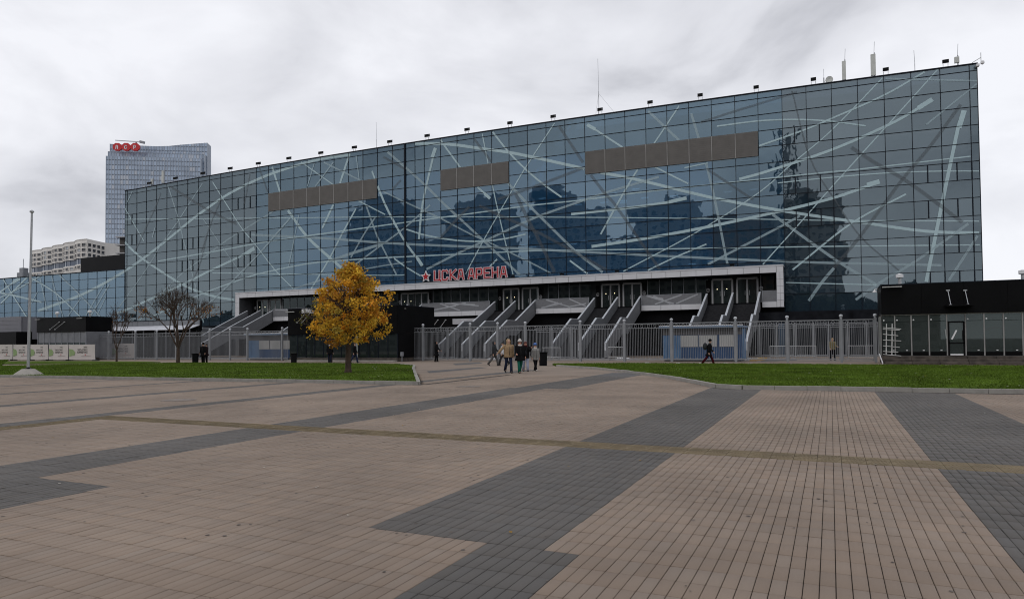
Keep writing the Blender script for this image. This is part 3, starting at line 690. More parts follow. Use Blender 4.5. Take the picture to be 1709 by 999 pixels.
def letter(ch, x, y, z, h, parent, wm, cm, ww, cw, nm='letter'):
    paths, adv = GLY[ch]; m = MB(); c = MB(); sx = h*1.0
    for pth in paths:
        for p, q in zip(pth[:-1], pth[1:]):
            P0, Q0 = Vector((x+p[0]*sx, y, z+p[1]*h)), Vector((x+q[0]*sx, y, z+q[1]*h)); d = (Q0-P0).normalized()
            e0 = random.uniform(0, .004)
            m.bar(P0-d*ww*.5+Vector((0,e0,0)), Q0+d*ww*.5+Vector((0,e0,0)), ww, .14, (0,1,0))
            if cw: c.bar(P0-d*cw*.5-Vector((0,.085-e0,0)), Q0+d*cw*.5-Vector((0,.085-e0,0)), cw, .05, (0,1,0))
    o = m.build(nm, wm, parent)
    if cw: c.build('letter_face', cm, o)
    return adv*sx
ZL = ZC1+.28
lx = {'Ц':725.5,'С':738.5,'К':752,'А':765,'А2':782.5,'Р':795.5,'Е':808.5,'Н':822,'А3':836}
pink_m = mat('letter_outline', (.62,.50,.53), .4)
for k, u in lx.items():
    letter(k[0], PX(u, YC+.35, 455), YC+.35, ZL, 1.12, sign, pink_m, red_m, .30, .13)
star = MB(); sc_ = Vector((PX(711, YC+.35, 458), YC+.35, ZL+.52))
def starpoly(R_, r_): return [(sc_.x+(R_ if i%2==0 else r_)*math.sin(i*math.pi/5), sc_.z+(R_ if i%2==0 else r_)*math.cos(i*math.pi/5)) for i in range(10)]
so_ = MB().prism(starpoly(.78,.36), YC+.28, YC+.42, 'y').build('star', white_m, sign)
MB().prism(starpoly(.50,.22), YC+.22, YC+.275, 'y').build('star_face', red_m, so_)
fr = MB(); x0, x1 = PX(706, YC+.5, 458), PX(848, YC+.5, 452)
fr.box(x0, x1, YC+.44, YC+.5, ZL-.12, ZL-.04).box(x0, x1, YC+.44, YC+.5, ZL+.9, ZL+.95)
for i in range(12): x = x0+(x1-x0)*i/11; fr.box(x-.03, x+.03, YC+.45, YC+.52, ZC1, ZL+1.0)
fr.build('sign_frame', mullion_m, sign)
MB().box(PX(700,YC+.2,462), PX(905,YC+.2,455), YC+.15, YC+.27, ZC1, ZC1+.10).build('cable_tray', mat('tray_dark', (.05,.05,.05), .6), sign)
for i, u in enumerate((856, 938, 1030, 1222)):
    x = PX(u, YC+.2, 455)
    t = thing('canopy_floodlight', f'small black floodlight on the canopy roof edge, {["right beside the sign letters","second right of the sign","third right of the sign","nearest the right portal leg"][i]}', 'floodlight', (x, YC+.2, ZC1), 'floodlights on the canopy')
    MB().box(x-.22, x+.22, YC+.05, YC+.3, ZC1+.1, ZC1+.3).build('lamp_head', black_m, t); MB().box(x-.04, x+.04, YC+.15, YC+.22, ZC1, ZC1+.12).build('bracket', steel_m, t)

# ------------------------------------------------------------ roof things
def flood(i, u, v):
    p = PF(u, v); x, y, z = p.x, bow(p.x)+.15, ZT+.10
    t = thing('roof_floodlight', f'black floodlight on the glass roof edge, {ORD[i]} from its right corner', 'floodlight', (x, y, z), 'floodlights along the arena roof edge')
    m = MB(); a = [Vector((0,-.34,.30)), Vector((0,.28,.50))]
    m.add([(x+sx*.25, y+q.y*.8+o_, z+.08+q.z*.8+.36*hh-o_*.2) for hh in (0,1) for q, o_ in ((a[0],0),(a[1],0)) for sx in ((-1,1) if q is a[0] else (1,-1))],
          [(3,2,1,0),(4,5,6,7),(0,1,5,4),(1,2,6,5),(2,3,7,6),(3,0,4,7)])
    m.build('lamp_head', black_m, t)
    MB().bar((x-.2,y,z),(x-.2,y,z+.36),.04).bar((x+.2,y,z),(x+.2,y,z+.36),.04).bar((x-.2,y,z+.03),(x+.2,y,z+.03),.05).build('bracket', steel_m, t)
FL = [(1578.4,107),(1478.5,121),(1357.6,138.8),(1262,151.3),(1168.4,164.4),(1084.6,176.5),(1001,187.8),(922.6,199.4),(850.4,210),(778.7,221.4),(712,231),(649.6,241),(590.5,250),(534.4,259.4),(481,268.7),(430,277),(383,285),(337.4,293),(291.7,300.7),(248,308)]
for i, (u, v) in enumerate(FL): flood(i, u, v)
pale_m = mat('antenna_pale', (.52,.53,.50), .5)
def antenna(u, v0, v1, wpx, label, back=.5):
    a = P(u, v1, 76.8); z1 = P(u, v0, 76.8).z; x = a.x; d = Vector((x,76.8,0)).dot(fw); w = wpx*d/F
    t = thing('panel_antenna', label, 'antenna', (x, 76.8, ZT))
    MB().bbox(x-w/2, x+w/2, 76.7, 76.9, ZT+.55, z1, .04).build('panel', pale_m, t)
    MB().tube((x+w*.3, 77.0, ZT), (x+w*.3, 77.0, z1+.2), .05).build('mast', grey_m, t)
    MB().tube((x+.1, 77.0, z1+.1), (x+.16, 77.0, z1+1.3), .018).build('rod', grey_m, t)
antenna(1408.8, 102, 133, 6, 'pale panel antenna on the roof, left of the tallest one'); antenna(1457.7, 90.5, 128, 7.5, 'tallest pale panel antenna on the arena roof')
antenna(1597, 95, 110, 7, 'short pale panel antenna nearest the right roof corner'); antenna(271.5, 285, 308, 3.4, 'thin pale panel antenna before the glass tower')
antenna(253.5, 298.5, 309, 3, 'short pale antenna on the far left roof end')
x = PX(1375, 76.8, 135); t = thing('dish_antenna', 'small round dish antenna on a roof mast', 'antenna', (x, 76.8, ZT))
MB().tube((x,76.8,ZT),(x,76.8,ZT+1.1),.05).tube((x,76.8,ZT+1.1),(x,76.8,ZT+2.0),.015).build('mast', grey_m, t)
MB().lathe((x+.5,76.7,ZT+.78), [(0,-.03),(.34,-.08),(.36,0),(0,.06)], 16, 'y').bar((x,76.8,ZT+.7),(x+.5,76.75,ZT+.78),.05).build('dish', pale_m, t)
for u, v0, v1, r_, lb in ((1527,84,120,.018,'thin whip antenna right of the tall panel antennas'), (999.5,98,187,.018,'tall thin guyed radio mast at mid roof'), (628.5,204,247,.016,'thin whip antenna over the left brown screen')):
    x = PX(u, 77.5, v1); z1 = P(u, v0, 77.5).z; t = thing('whip_antenna', lb, 'antenna', (x, 77.5, ZT))
    MB().tube((x,77.5,ZT-.3),(x,77.5,(ZT+z1)/2),r_*1.5).tube((x,77.5,(ZT+z1)/2),(x-.05,77.5,z1),r_).build('mast', grey_m, t)
    if u == 999.5: MB().tube((x,77.5,ZT+3.6),(x+2.6,79,ZT),.010,n=4).tube((x,77.5,ZT+3.6),(x-1.5,80,ZT),.010,n=4).build('guy_wire', grey_m, t)
t = thing('security_camera', 'white security cameras on the right roof corner', 'camera', (12.6, 76.2, ZT))
MB().bar((12.5,76.1,ZT+.1),(13.2,76.0,ZT+.45),.05).bar((13.2,76,ZT-.2),(13.2,76,ZT+.9),.05).build('arm', steel_m, t)
MB().lathe((13.3,75.95,ZT-.05), [(0,-.22),(.16,-.1),(.16,.08),(.1,.16),(0,.16)], 12).box(12.8,13.05,75.8,76.2,ZT-.35,ZT-.15).build('housing', white_m, t)

# ------------------------------------------------------------ black pavilions before the fence
YP = 50.3
def pavilion(name, label, x0, x1, y1, z0g, z1g, zt, posts, side_x=None, frame=None, plinth=.45):
    """black upper box on a glazed ground floor; posts = x of the glazing posts along the front"""
    t = thing(name, label, 'pavilion', ((x0+x1)/2, YP, 0))
    n = max(2, round((x1-x0)/2.4)); w = (x1-x0)/n
    for i in range(n): MB().box(x0+w*i+.006, x0+w*(i+1)-.006, YP+rng.uniform(0,.006), YP+.08, z1g, zt).build('black_panel', black_m, t)
    MB().box(x0+.02, x1-.02, YP+.10, y1-.10, z1g+.01, zt-.02).build('upper_box', black_m, t)
    for xx, s_ in ((x0, 0), (x1, -.08)): MB().box(xx+s_, xx+s_+.08, YP+.085, y1, z1g, zt).build('black_panel', black_m, t)
    MB().box(x0-.02, x1+.02, YP-.02, y1, zt, zt+.06).build('roof_edge', mullion_m, t)
    MB().box(x0+.05, x1-.05, YP+.1, y1-.1, .02, z0g-.01).build('plinth', mat('plinth_stone', (.075,.062,.052), .9, .45, 2.5, bump=.5), t)
    MB().box(x0+.2, x1-.2, YP+2.6, YP+2.7, z0g, z1g).build('inner_wall', mat('shop_dark', (.13,.14,.14), .9, .75, .45), t)
    MB().box(x0+.1, x1-.1, YP+.1, YP+2.6, z0g-.005, z0g+.01).build('shop_floor', mat('shop_floor_grey', (.12,.12,.12), .8, .3, 1), t)
    return t
shopfr = mat('shop_frame', (.25,.245,.24), .45)
# right pavilion
xr0 = PX(1472, YP, 560)
rp = pavilion('black_pavilion', 'black flat roofed pavilion with a glass shop front, right of the fence', xr0, xr0+13.5, YP+3.8, .52, 3.16, 5.05, None)
us = [1494, 1521.5, 1551, 1581, 1612.3, 1643.5, 1676, 1708]
px_ = [xr0]+[PX(u, YP, 560) for u in us]
while px_[-1] < xr0+13: px_.append(px_[-1]+1.02)
for i in range(len(px_)-1):
    a, b = px_[i], px_[i+1]
    MB().box(b-.035, b+.035, YP+.10, YP+.20, .52, 3.155).build('glazing_post', shopfr, rp)
    if i == 5-0-0 and abs(a-PX(1581,YP,560)) < .01: pass
    if i == 4:
        d = MB(); 
        for xx in (a+.09, b-.09): d.box(xx-.045, xx+.045, YP+.08, YP+.16, .56, 2.62)
        d.box(a+.05, b-.05, YP+.08, YP+.16, 2.58, 2.66).box(a+.05, b-.05, YP+.08, YP+.16, 1.28, 1.36).box(a+.05, b-.05, YP+.07, YP+.17, .53, .60)
        dr = d.build('door', black_m, rp); MB().box(a+.135, b-.135, YP+.11, YP+.13, .6, 2.58).build('door_glass', MSG, dr)
        MB().box(a+.15, b-.15, YP+.06, YP+.07, .56, .64).build('kick_plate', white_m, dr)
        MB().box(a+.04, b-.04, YP+.13, YP+.15, 2.67, 3.13).build('shop_pane', MSG, rp)
        MB().tube((b-.16, YP+.03, 1.5), (b-.16, YP+.03, 2.1), .02).build('door_handle', black_m, dr)
    else:
        MB().box(a+.037, b-.037, YP+.14, YP+.16, .78, 2.68).build('shop_pane', MSG, rp); MB().box(a+.037, b-.037, YP+.14, YP+.16, 2.70, 3.14).build('shop_pane', MSG, rp)
        MB().box(a+.037, b-.037, YP+.12, YP+.18, .56, .77).build('kick_panel', black_m, rp)
        MB().lathe((a+.13, YP+.135, 2.80), [(.045,0),(.045,-.01)], 10, 'y').build('round_sticker', white_m, rp)
        MB().box(a+.6, a+.70, YP+.125, YP+.135, .84, .89).build('sticker', white_m, rp)
MB().box(xr0, xr0+13.4, YP+.09, YP+.22, 3.10, 3.157).build('glazing_head', shopfr, rp)
for k, (za, ya) in enumerate(((.50, YP-.05), (.34, YP-.42), (.17, YP-.80))):
    for i in range(9): MB().bbox(xr0+.1+i*1.5+.01, xr0+.1+(i+1)*1.5-.01, ya, ya+.44, .02, za-.004*(i%2), .015).build('stone_step', MATS['plinth_stone'], rp)
for i in range(4): MB().box(xr0-.03, xr0+.02, YP+.3+i*.85, YP+.36+i*.85, .52, 3.1).build('glazing_post', shopfr, rp)
MB().box(xr0, xr0+.02, YP+.3, YP+3.7, .55, 3.1).build('shop_pane', MSG, rp)
# what stands inside the shop front
def inside_item(nm, label, cat, fn):
    t = thing(nm, label, cat, (0,0,0)); fn(t); return t
def pallet(t):
    for i, v in enumerate((547.2,550,558.3,568,577.6,587,591.8)):
        a = P(1473.5, v-1.0, YP+.04); b = P(1504-(i%3)*2.5, v+(.5 if i%2 else 1.6), YP+.04); MB().bar((a.x, YP+.03, a.z), (b.x, YP+.03, b.z), .042, .03, (0,1,0)).build('slat', mat('slat_white', (.50,.50,.49), .7, .15, 3), t)
    for u in (1479.5, 1489): a = P(u, 540, YP+.07); b = P(u-.5, 592, YP+.07); MB().bar((a.x, YP+.075, a.z), (b.x, YP+.075, b.z), .06, .04, (0,1,0)).build('post', MATS['slat_white'], t)
inside_item('slatted_lattice', 'broken white slatted lattice leaning on the pavilion corner glass', 'lattice', pallet)
def board(t):
    a = P(1669, 566, YP+1.2); b = P(1690, 588, YP+1.2); MB().box(a.x, b.x, YP+1.2, YP+1.25, .56, a.z).build('board', mat('pale_board', (.38,.43,.42), .7), t)
inside_item('white_board', 'pale blank board standing inside the pavilion glass at right', 'board', board)
t = thing('red_arch', 'dark red arch shape inside the right pavilion window', 'decoration', (0,0,0)); m = MB(); prev = None
for i in range(9):
    a = math.pi*(.12+.7*i/8); c_ = P(1661, 553, YP+1.5); p = Vector((c_.x-.62*math.cos(a), YP+1.5, c_.z-.15+.42*math.sin(a)))
    if prev: m.bar(prev, p, .13, .05, (0,1,0))
    prev = p
m.build('arch', mat('dull_red', (.16,.02,.018), .6), t)
t = thing('white_tape', 'white strips forming a tick on the pavilion door', 'tape', (0,0,0))
a, b, c_ = P(1596.5, 550.5, YP+.04), P(1588.5, 566, YP+.04), P(1577.5, 549, YP+.04)
MB().bar((a.x,YP+.05,a.z),(b.x,YP+.05,b.z),.09,.012,(0,1,0)).build('strip', white_m, t); MB().bar((c_.x,YP+.07,c_.z),(c_.x+.06,YP+.07,c_.z-.6),.06,.012,(0,1,0)).build('strip', mat('tape_grey', (.3,.32,.32)), t)
t = thing('fallen_panel', 'white broken panel leaning at the pavilion step corner', 'panel', (0,0,0))
a, b = G(1471, 606.5), P(1467.5, 594.5, YP-.3); MB().bar((a.x,YP-.9,.02),(b.x,YP-.5,.62),.2,.03,(1,0,0)).build('panel', white_m, t)
# pair of awning stays
def stays(us, v0, v1, slant, Y, label):
    t = thing('awning_stays', label, 'bracket', (PX(us[0], Y, v0), Y, 0))
    for u in us:
        a = P(u, v0, Y); b = P(u+slant, v1, Y)
        MB().tube((a.x, Y-.02, a.z), (b.x, Y-.42, b.z), .022, n=6).box(a.x-.10, a.x+.10, Y-.06, Y-.001, a.z-.03, a.z+.05).build('stay', steel_m, t)
        MB().box(b.x-.10, b.x+.06, Y-.46, Y-.36, b.z-.05, b.z+.04).build('clip', steel_m, t)
    return t
stays((1581.8, 1610.7), 484.5, 509, 3.4, YP, 'two steel awning stays on the black front of the right pavilion')
t = thing('awning', 'thin black awning over the right pavilion door', 'awning', (0,0,0)); a = P(1576, 510.5, YP); b = P(1622, 508.5, YP)
MB().box(a.x, b.x, YP-1.0, YP-.01, a.z-.05, a.z+.03).build('canopy_sheet', black_m, t)
def wall_light(u, v, Y, label, w=.5):
    a = P(u, v, Y); t = thing('wall_light', label, 'light', (a.x, Y, a.z))
    MB().box(a.x-w/2, a.x+w/2, Y-.30, Y-.20, a.z-.03, a.z+.03).build('lamp_bar', mat('lamp_bar', (.42,.42,.41), .4), t)
    MB().box(a.x-.03, a.x+.03, Y-.22, Y-.01, a.z-.02, a.z+.02).build('arm', steel_m, t)
wall_light(1488, 479, YP, 'slim pale light bar atop the right pavilion corner', 1.1)
def vent(u, v, label):
    a = P(u, v, YP+1.5); t = thing('roof_vent', label, 'vent', (a.x, YP+1.5, a.z))
    MB().tube((a.x, YP+1.5, 5.0), (a.x, YP+1.5, a.z+.25), .10).build('pipe', steel_m, t); MB().lathe((a.x, YP+1.5, a.z+.25), [(.2,0),(.22,.02),(.22,.22),(.0,.3)], 12).build('cowl', white_m, t)
vent(1501.5, 470, 'small white roof vent left on the right pavilion'); vent(1707, 464, 'small pale roof vent at the far right pavilion roof')
vent(95.5, 527.5, 'small white roof vent left on the far left pavilion'); vent(150, 525, 'small white roof vent right on the far left pavilion')
a = P(1460, 485, YP+3); t = thing('flag_lamp', 'small white wall lamp on the left side of the right pavilion', 'lamp', (a.x, YP+3, a.z))
MB().lathe((a.x, YP+3, a.z-.1), [(.16,0),(.05,.14),(.03,.2)], 10).bar((a.x, YP+3, a.z+.1), (xr0+.02, YP+3, a.z+.16), .04).build('lamp', white_m, t)
# middle pavilion behind the yellow tree
xm0, xm1 = PX(480.5, YP, 560), PX(663, YP, 560)
mp_ = pavilion('black_pavilion', 'black box pavilion with glass base behind the yellow maple tree', xm0, xm1, 56.5, .35, 2.5, 4.92, None)
n = 12
for i in range(n):
    a, b = xm0+.05+(xm1-xm0-.1)*i/n, xm0+.05+(xm1-xm0-.1)*(i+1)/n
    MB().box(a+.02, b-.02, YP+.14, YP+.16, .40, 2.48).build('shop_pane', MDG, mp_); MB().box(b-.03, b+.03, YP+.10, YP+.18, .36, 2.495).build('glazing_post', mullion_m, mp_)
    MB().box(a+.3, b-.3, YP+1.4, YP+1.5, .36, 1.0+.3*(i%3)).build('display_box', mat('display_grey', (.10,.12,.11), .7, .4, 1), mp_)
MB().box(xm1-.05, xm1, YP+.2, 56.4, .36, 2.49).build('side_glazing', black_m, mp_)
a = PX(594, YP, 560); MB().box(a-.10, a+.14, YP+.04, YP+.09, .36, 2.3).build('pale_post', mat('pale_post', (.30,.33,.32), .5), mp_)
MB().box(xm0, xm1, YP-.5, YP-.02, .01, .14).build('stone_step', conc_m, mp_)
for i, (ch, u) in enumerate((('Б',507.5),('О',512.7),('Л',518),('Ь',523.3))):
    g = {'Б': ([[(.6,1),(0,1),(0,0),(.55,0),(.62,.1),(.62,.45),(.55,.55),(0,.55)]], .66), 'О': ([[(.1,0),(0,.1),(0,.9),(.1,1),(.54,1),(.64,.9),(.64,.1),(.54,0),(.1,0)]], .66),
         'Ь': ([[(0,1),(0,0),(.55,0),(.62,.1),(.62,.45),(.55,.55),(0,.55)]], .66)}
    GLY.update(g); a = P(u-2.3, 521.8, YP-.1); letter(ch, a.x, YP-.12, a.z, .30, mp_, white_m, None, .07, 0, 'sign_letter')
stays((510.5, 518.5), 522, 538, -9, YP, 'two awning stays behind leaves on the middle pavilion left front')
stays((731, 744), 533.5, 545, -5.5, 72.6, 'two thin stays on the dark wall right of the middle pavilion')
wall_light(672, 515, YP+1.4, 'pale light bar on the right top of the middle pavilion', 1.0); wall_light(487, 520.5, YP, 'pale light bar at the left top of the middle pavilion', 1.0)
wb_ = thing('dark_annex', 'low dark annex wall between the middle pavilion and stairs', 'building', (PX(735,72.6,540), 72.6, 0))
MB().box(PX(700,72.6,540), PX(815,72.6,540), 72.6, 73.2, .02, 4.6).build('wall', black_m, wb_)
a, b = P(758, 532, 72), P(802, 540, 72); MB().box(a.x, b.x, 71.6, 72.5, b.z, a.z).build('white_awning', mat('awning_pale', (.42,.42,.44), .5), wb_)
# far left pavilion
xl0, xl1 = PX(61, YP+1, 560), PX(143, YP+1, 560)
YP_, YP = YP, 51.3
lp = pavilion('black_pavilion', 'black box pavilion with grey framed glazing behind the banners', xl0, xl1, 54.6, .3, 3.3, 5.0, None)
for i in range(9):
    a = xl0+.1+(xl1-xl0-.2)*i/8; MB().box(a-.05, a+.05, YP+.08, YP+.2, .3, 3.29).build('glazing_post', grey_m, lp)
    if i < 8: MB().box(a+.055, a+(xl1-xl0-.2)/8-.055, YP+.14, YP+.16, .35, 2.0).build('shop_pane', MDG, lp); MB().box(a+.055, a+(xl1-xl0-.2)/8-.055, YP+.13, YP+.17, 2.03, 3.28).build('grey_panel', mat('pale_shade', (.17,.175,.19), .5), lp)
MB().box(xl1-.06, xl1-.01, YP+.2, 54.5, .3, 3.29).build('side_glazing', MATS['pale_shade'], lp)
stays((99.5, 108), 537, 549.5, -10, YP, 'two awning stays on the black front of the far left pavilion')
for u, v, lb in ((66,533,'left'),(136,531,'right')): wall_light(u, v, YP, f'pale light bar on the {lb} top of the far left pavilion', .9)
YP = YP_
# long low annex with a pale awning
x0, x1 = PX(186, 57, 540), PX(333, 57, 540)
an = thing('low_annex', 'long low grey clad building with a pale awning behind the fence', 'building', ((x0+x1)/2, 57, 0))
for i in range(16): MB().bbox(x0+(x1-x0)*i/16+.02, x0+(x1-x0)*(i+1)/16-.02, 57, 57.1, 3.9, 4.55, .01).build('wall_panel', grey_m, an)
MB().box(x0, x1-.4, 57.12, 57.7, 3.3, 4.5).box(x0, x1-.4, 57.3, 57.6, .02, 3.28).build('body', black_m, an); MB().box(x0-.1, x1+.1, 56.95, 57.2, 4.55, 4.62).build('roof_edge', mullion_m, an)
aw = MB(); 
aw.add([(x0,55.4,3.45),(x1,55.4,3.45),(x1,57.0,3.95),(x0,57.0,3.95),(x0,55.4,3.38),(x1,55.4,3.38),(x1,57.0,3.88),(x0,57.0,3.88)], [(0,1,2,3),(7,6,5,4),(0,4,5,1),(1,5,6,2),(2,6,7,3),(3,7,4,0)])
aw.build('awning', mat('awning_sheet', (.55,.56,.60), .35), an)
for i in range(9): x = x0+(x1-x0)*i/8; MB().box(x-.04, x+.04, 55.6, 55.7, .02, 3.4).build('awning_post', grey_m, an)
# grey and black blocks at the left edge
x1 = PX(35, 58, 540); gb = thing('grey_block', 'plain grey panelled block before the glass wing at the left edge', 'building', (x1-5, 58, 0))
for i in range(5): MB().bbox(x1-13, x1, 58, 58.15, 3.0+i*.56+.01, 3.0+(i+1)*.56-.01, .01).build('wall_panel', mat('block_grey', (.18,.18,.20), .6, .06), gb)
MB().box(x1-13, x1-.02, 58.2, 62, .02, 5.78).build('body', MATS['block_grey'], gb)
x1 = PX(27, 55, 560); bb = thing('black_kiosk', 'small black kiosk at the left edge behind the banners', 'kiosk', (x1-3, 55, 0))
MB().box(x1-9, x1, 55, 57, 1.95, 3.6).build('upper_box', black_m, bb)
for i in range(6): MB().box(x1-.3-i*1.6, x1-.14-i*1.6, 55.05, 55.2, .02, 1.95).build('post', grey_m, bb)
for i in range(3): MB().bar((x1-.3-i*1.6, 55.3, 1.9), (x1-1.6-i*1.6, 55.3, .1), .06).build('brace', grey_m, bb)
MB().box(x1-9, x1+8, 57.2, 57.5, .02, 2.6).build('back_wall', black_m, bb)

# ------------------------------------------------------------ metal fence
YFN = 53.0
fence_d = mat('fence_paint_dark', (.09,.095,.105), .6, .1, 2)
def fence(label, x0, x1, y, posts, h=2.95, group=None, big=True, drop=0):
    t = thing('metal_fence', label, 'fence', ((x0+x1)/2, y, 0), group)
    for x in posts:
        w = .085 if big else .05
        p = MB().box(x-w, x+w, y-w, y+w, .0, h+.12); po = p.build('post', fence_m, t)
        if big: MB().lathe((x, y, h+.12), [(.10,0),(.03,.03),(.10,.09),(.13,.16),(.10,.24),(.0,.28)], 12).build('post_ball', rail_m, po)
    ps = sorted(set([x0]+list(posts)+[x1]))
    for a, b in zip(ps[:-1], ps[1:]):
        if b-a < .3: continue
        a_, b_ = a+.12, b-.12; r_ = MB()
        for z, k in ((h, .035), (h-.34, .025), (.22, .035), (.12, .02)): r_.box(a_, b_, y-.03, y+.03, z-k, z+k)
        for x in (a_, b_): r_.box(x-.025, x+.025, y-.029, y+.029, .13, h)
        fr_ = r_.build('rail_frame', fence_m, t)
        q = MB(); n = max(2, int((b_-a_)/.125))
        for i in range(1, n):
            x = a_+(b_-a_)*i/n; q.box(x-.011, x+.011, y-.011, y+.011, .2, h-.36 if i % 4 else h-.02)
            if i % 4 == 2:
                for s_ in (-1, 1): q.bar((x+s_*.03, y, h-.33), (x+s_*.10, y, h-.12), .025).bar((x+s_*.10, y, h-.12), (x, y, h-.05), .025)
                q.bar((x-.11, y, .2), (x, y, .34), .02).bar((x, y, .34), (x+.11, y, .2), .02)
        q.build('bars', fence_m if big else fence_d, fr_)['kind'] = 'stuff'
    return t
pr = [676.5, 706, 784.6, 830.6, 876.6, 968.3, 1042, 1120.8, 1227.6, 1314, 1404, 1461]
fence('grey metal fence with ball topped posts from the middle pavilion to the right pavilion', PX(671,YFN,560), PX(1467,YFN,560), YFN, [PX(u,YFN,560) for u in pr])
pl = [181.5, 226, 261.6, 294, 350, 384, 413, 471]
fence('grey metal fence with ball topped posts left of the middle pavilion', PX(155,YFN,560), PX(482,YFN,560), YFN, [PX(u,YFN,560) for u in pl])
ip = [1268, 1296, 1327, 1358, 1383, 1415, 1446]
fence('dark inner row of the metal fence under the right end of the arena', PX(1258,66,560), PX(1468,66,560), 66, [PX(u,66,560) for u in ip], h=3.0, big=False)
ip = [746.8, 779, 920, 953, 1004]
for i, (a, b, lb) in enumerate(((720,760,'beside the lone dark figure'),(893,962,'right of the walking group'))):
    fence('open inner gate leaf of grey bars '+lb, PX(a,58,560), PX(b,58,560), 58, [PX(u,58,560) for u in ip if a<u<b], h=2.85, big=False)
bk = MB().box(PX(1250,72,560), PX(1470,72,560), 72, 72.3, .02, 4.3); ob = bk.build('dark_wall', mat('dark_slats', (.012,.013,.016), .9, .5, 1.2, spec=.05)); tag(ob, 'dark wall under the glass behind the inner fence at right', 'wall')
ob = MB().box(PX(1300,72,560), PX(1310,72,560), 71.5, 71.9, .02, 3.2).build('blue_panel_wall', mat('dull_blue', (.03,.06,.10), .7)); tag(ob, 'dull blue upright panel behind the inner fence at right', 'panel')

# ------------------------------------------------------------ blue ticket kiosks
blue_m = mat('kiosk_blue', (.085,.18,.33), .5, .12, 1.5); blue_d = mat('kiosk_dark_blue', (.028,.075,.18), .5, .12, 1.5); shut_m = mat('shutter_white', (.48,.48,.47), .5, .05)
def kiosk(x0, x1, y, h, label):
    t = thing('ticket_kiosk', label, 'kiosk', ((x0+x1)/2, y, 0), 'blue ticket kiosks behind the fence'); w = x1-x0
    MB().box(x0, x1, y+.06, y+2.4, .12, h-.22).build('body', blue_d, t); MB().box(x0+.1, x1-.1, y+.1, y+2.3, .0, .12).build('base', black_m, t)
    rf = MB().box(x0-.18, x1+.18, y-.5, y+2.5, h-.20, h-.06).build('roof', blue_m, t)
    m = MB()
    for i in range(40): x = x0-.15+(w+.3)*i/40; m.box(x+.01, x+(w+.3)/40-.02, y-.52, y-.3, h-.055, h+.02)
    m.build('roof_ribs', white_m, rf)['kind'] = 'stuff'
    for i in range(4): MB().bbox(x0+w*(.0+.06*i)+.01, x0+w*(.06*(i+1))-.01, y, y+.055, .14, h-.75, .01).build('wall_panel', blue_m, t)
    MB().box(x0, x1, y+.005, y+.055, h-.72, h-.24).build('fascia', mat('kiosk_grey', (.11,.105,.11), .6), t)
    for k, c in enumerate((.345, .585, .835)):
        MB().box(x0+w*(c-.11), x0+w*(c+.11), y-.02, y+.05, 1.12, h-.76).build('shutter', shut_m, t)
        MB().box(x0+w*(c-.12), x0+w*(c+.12), y+.01, y+.058, .16, 1.08).build('wall_panel', blue_d, t)
    for i in range(6): MB().box(x1+.005, x1+.03, y+.1+i*.38, y+.46+i*.38, .14, h-.25).build('side_panel', blue_m, t)
    return t
kiosk(PX(1106,54.6,570), PX(1238,54.6,570), 54.6, 2.78, 'blue ticket kiosk with three white shutters behind the fence at right')
kiosk(PX(415,54.6,570), PX(492,54.6,570), 54.6, 2.78, 'blue ticket kiosk with white shutters left of the middle pavilion')

# ------------------------------------------------------------ banners, bins, flagpole, small things
ban_m = mat('banner_cloth', (.52,.48,.46), .7, .06, .8); bgr = mat('banner_green', (.24,.33,.15), .7, .1, 2); btx = mat('banner_text', (.10,.09,.085), .7)
GLY.update({'О': ([[(.1,0),(0,.1),(0,.9),(.1,1),(.54,1),(.64,.9),(.64,.1),(.54,0),(.1,0)]], .66), 'З': ([[(0,.9),(.1,1),(.5,1),(.6,.9),(.6,.6),(.5,.52),(.2,.52)],[(.5,.52),(.6,.42),(.6,.1),(.5,0),(.1,0),(0,.1)]], .62),
 'Д': ([[(0,-.15),(0,0),(.7,0),(.7,-.15)],[(.1,0),(.2,1),(.58,1),(.58,0)]], .72), 'Ь': ([[(0,1),(0,0),(.55,0),(.62,.1),(.62,.45),(.55,.55),(0,.55)]], .64), 'Т': ([[(0,1),(.64,1)],[(.32,1),(.32,0)]], .66),
 'М': ([[(0,0),(0,1),(.4,.4),(.8,1),(.8,0)]], .84), 'Ф': ([[(.35,0),(.35,1)],[(.1,.85),(.0,.7),(0,.4),(.1,.25),(.6,.25),(.7,.4),(.7,.7),(.6,.85),(.1,.85)]], .74)})
def word(txt, x, y, z, h, parent, m):
    b = MB()
    for ch in txt:
        if ch == ' ': x += h*.5; continue
        paths, adv = GLY[ch]
        for pth in paths:
            for p, q in zip(pth[:-1], pth[1:]): b.bar((x+p[0]*h, y, z+p[1]*h), (x+q[0]*h, y, z+q[1]*h), h*.17, .004, (0,1,0))
        x += (adv+.2)*h
    b.build('lettering', m, parent)['kind'] = 'stuff'
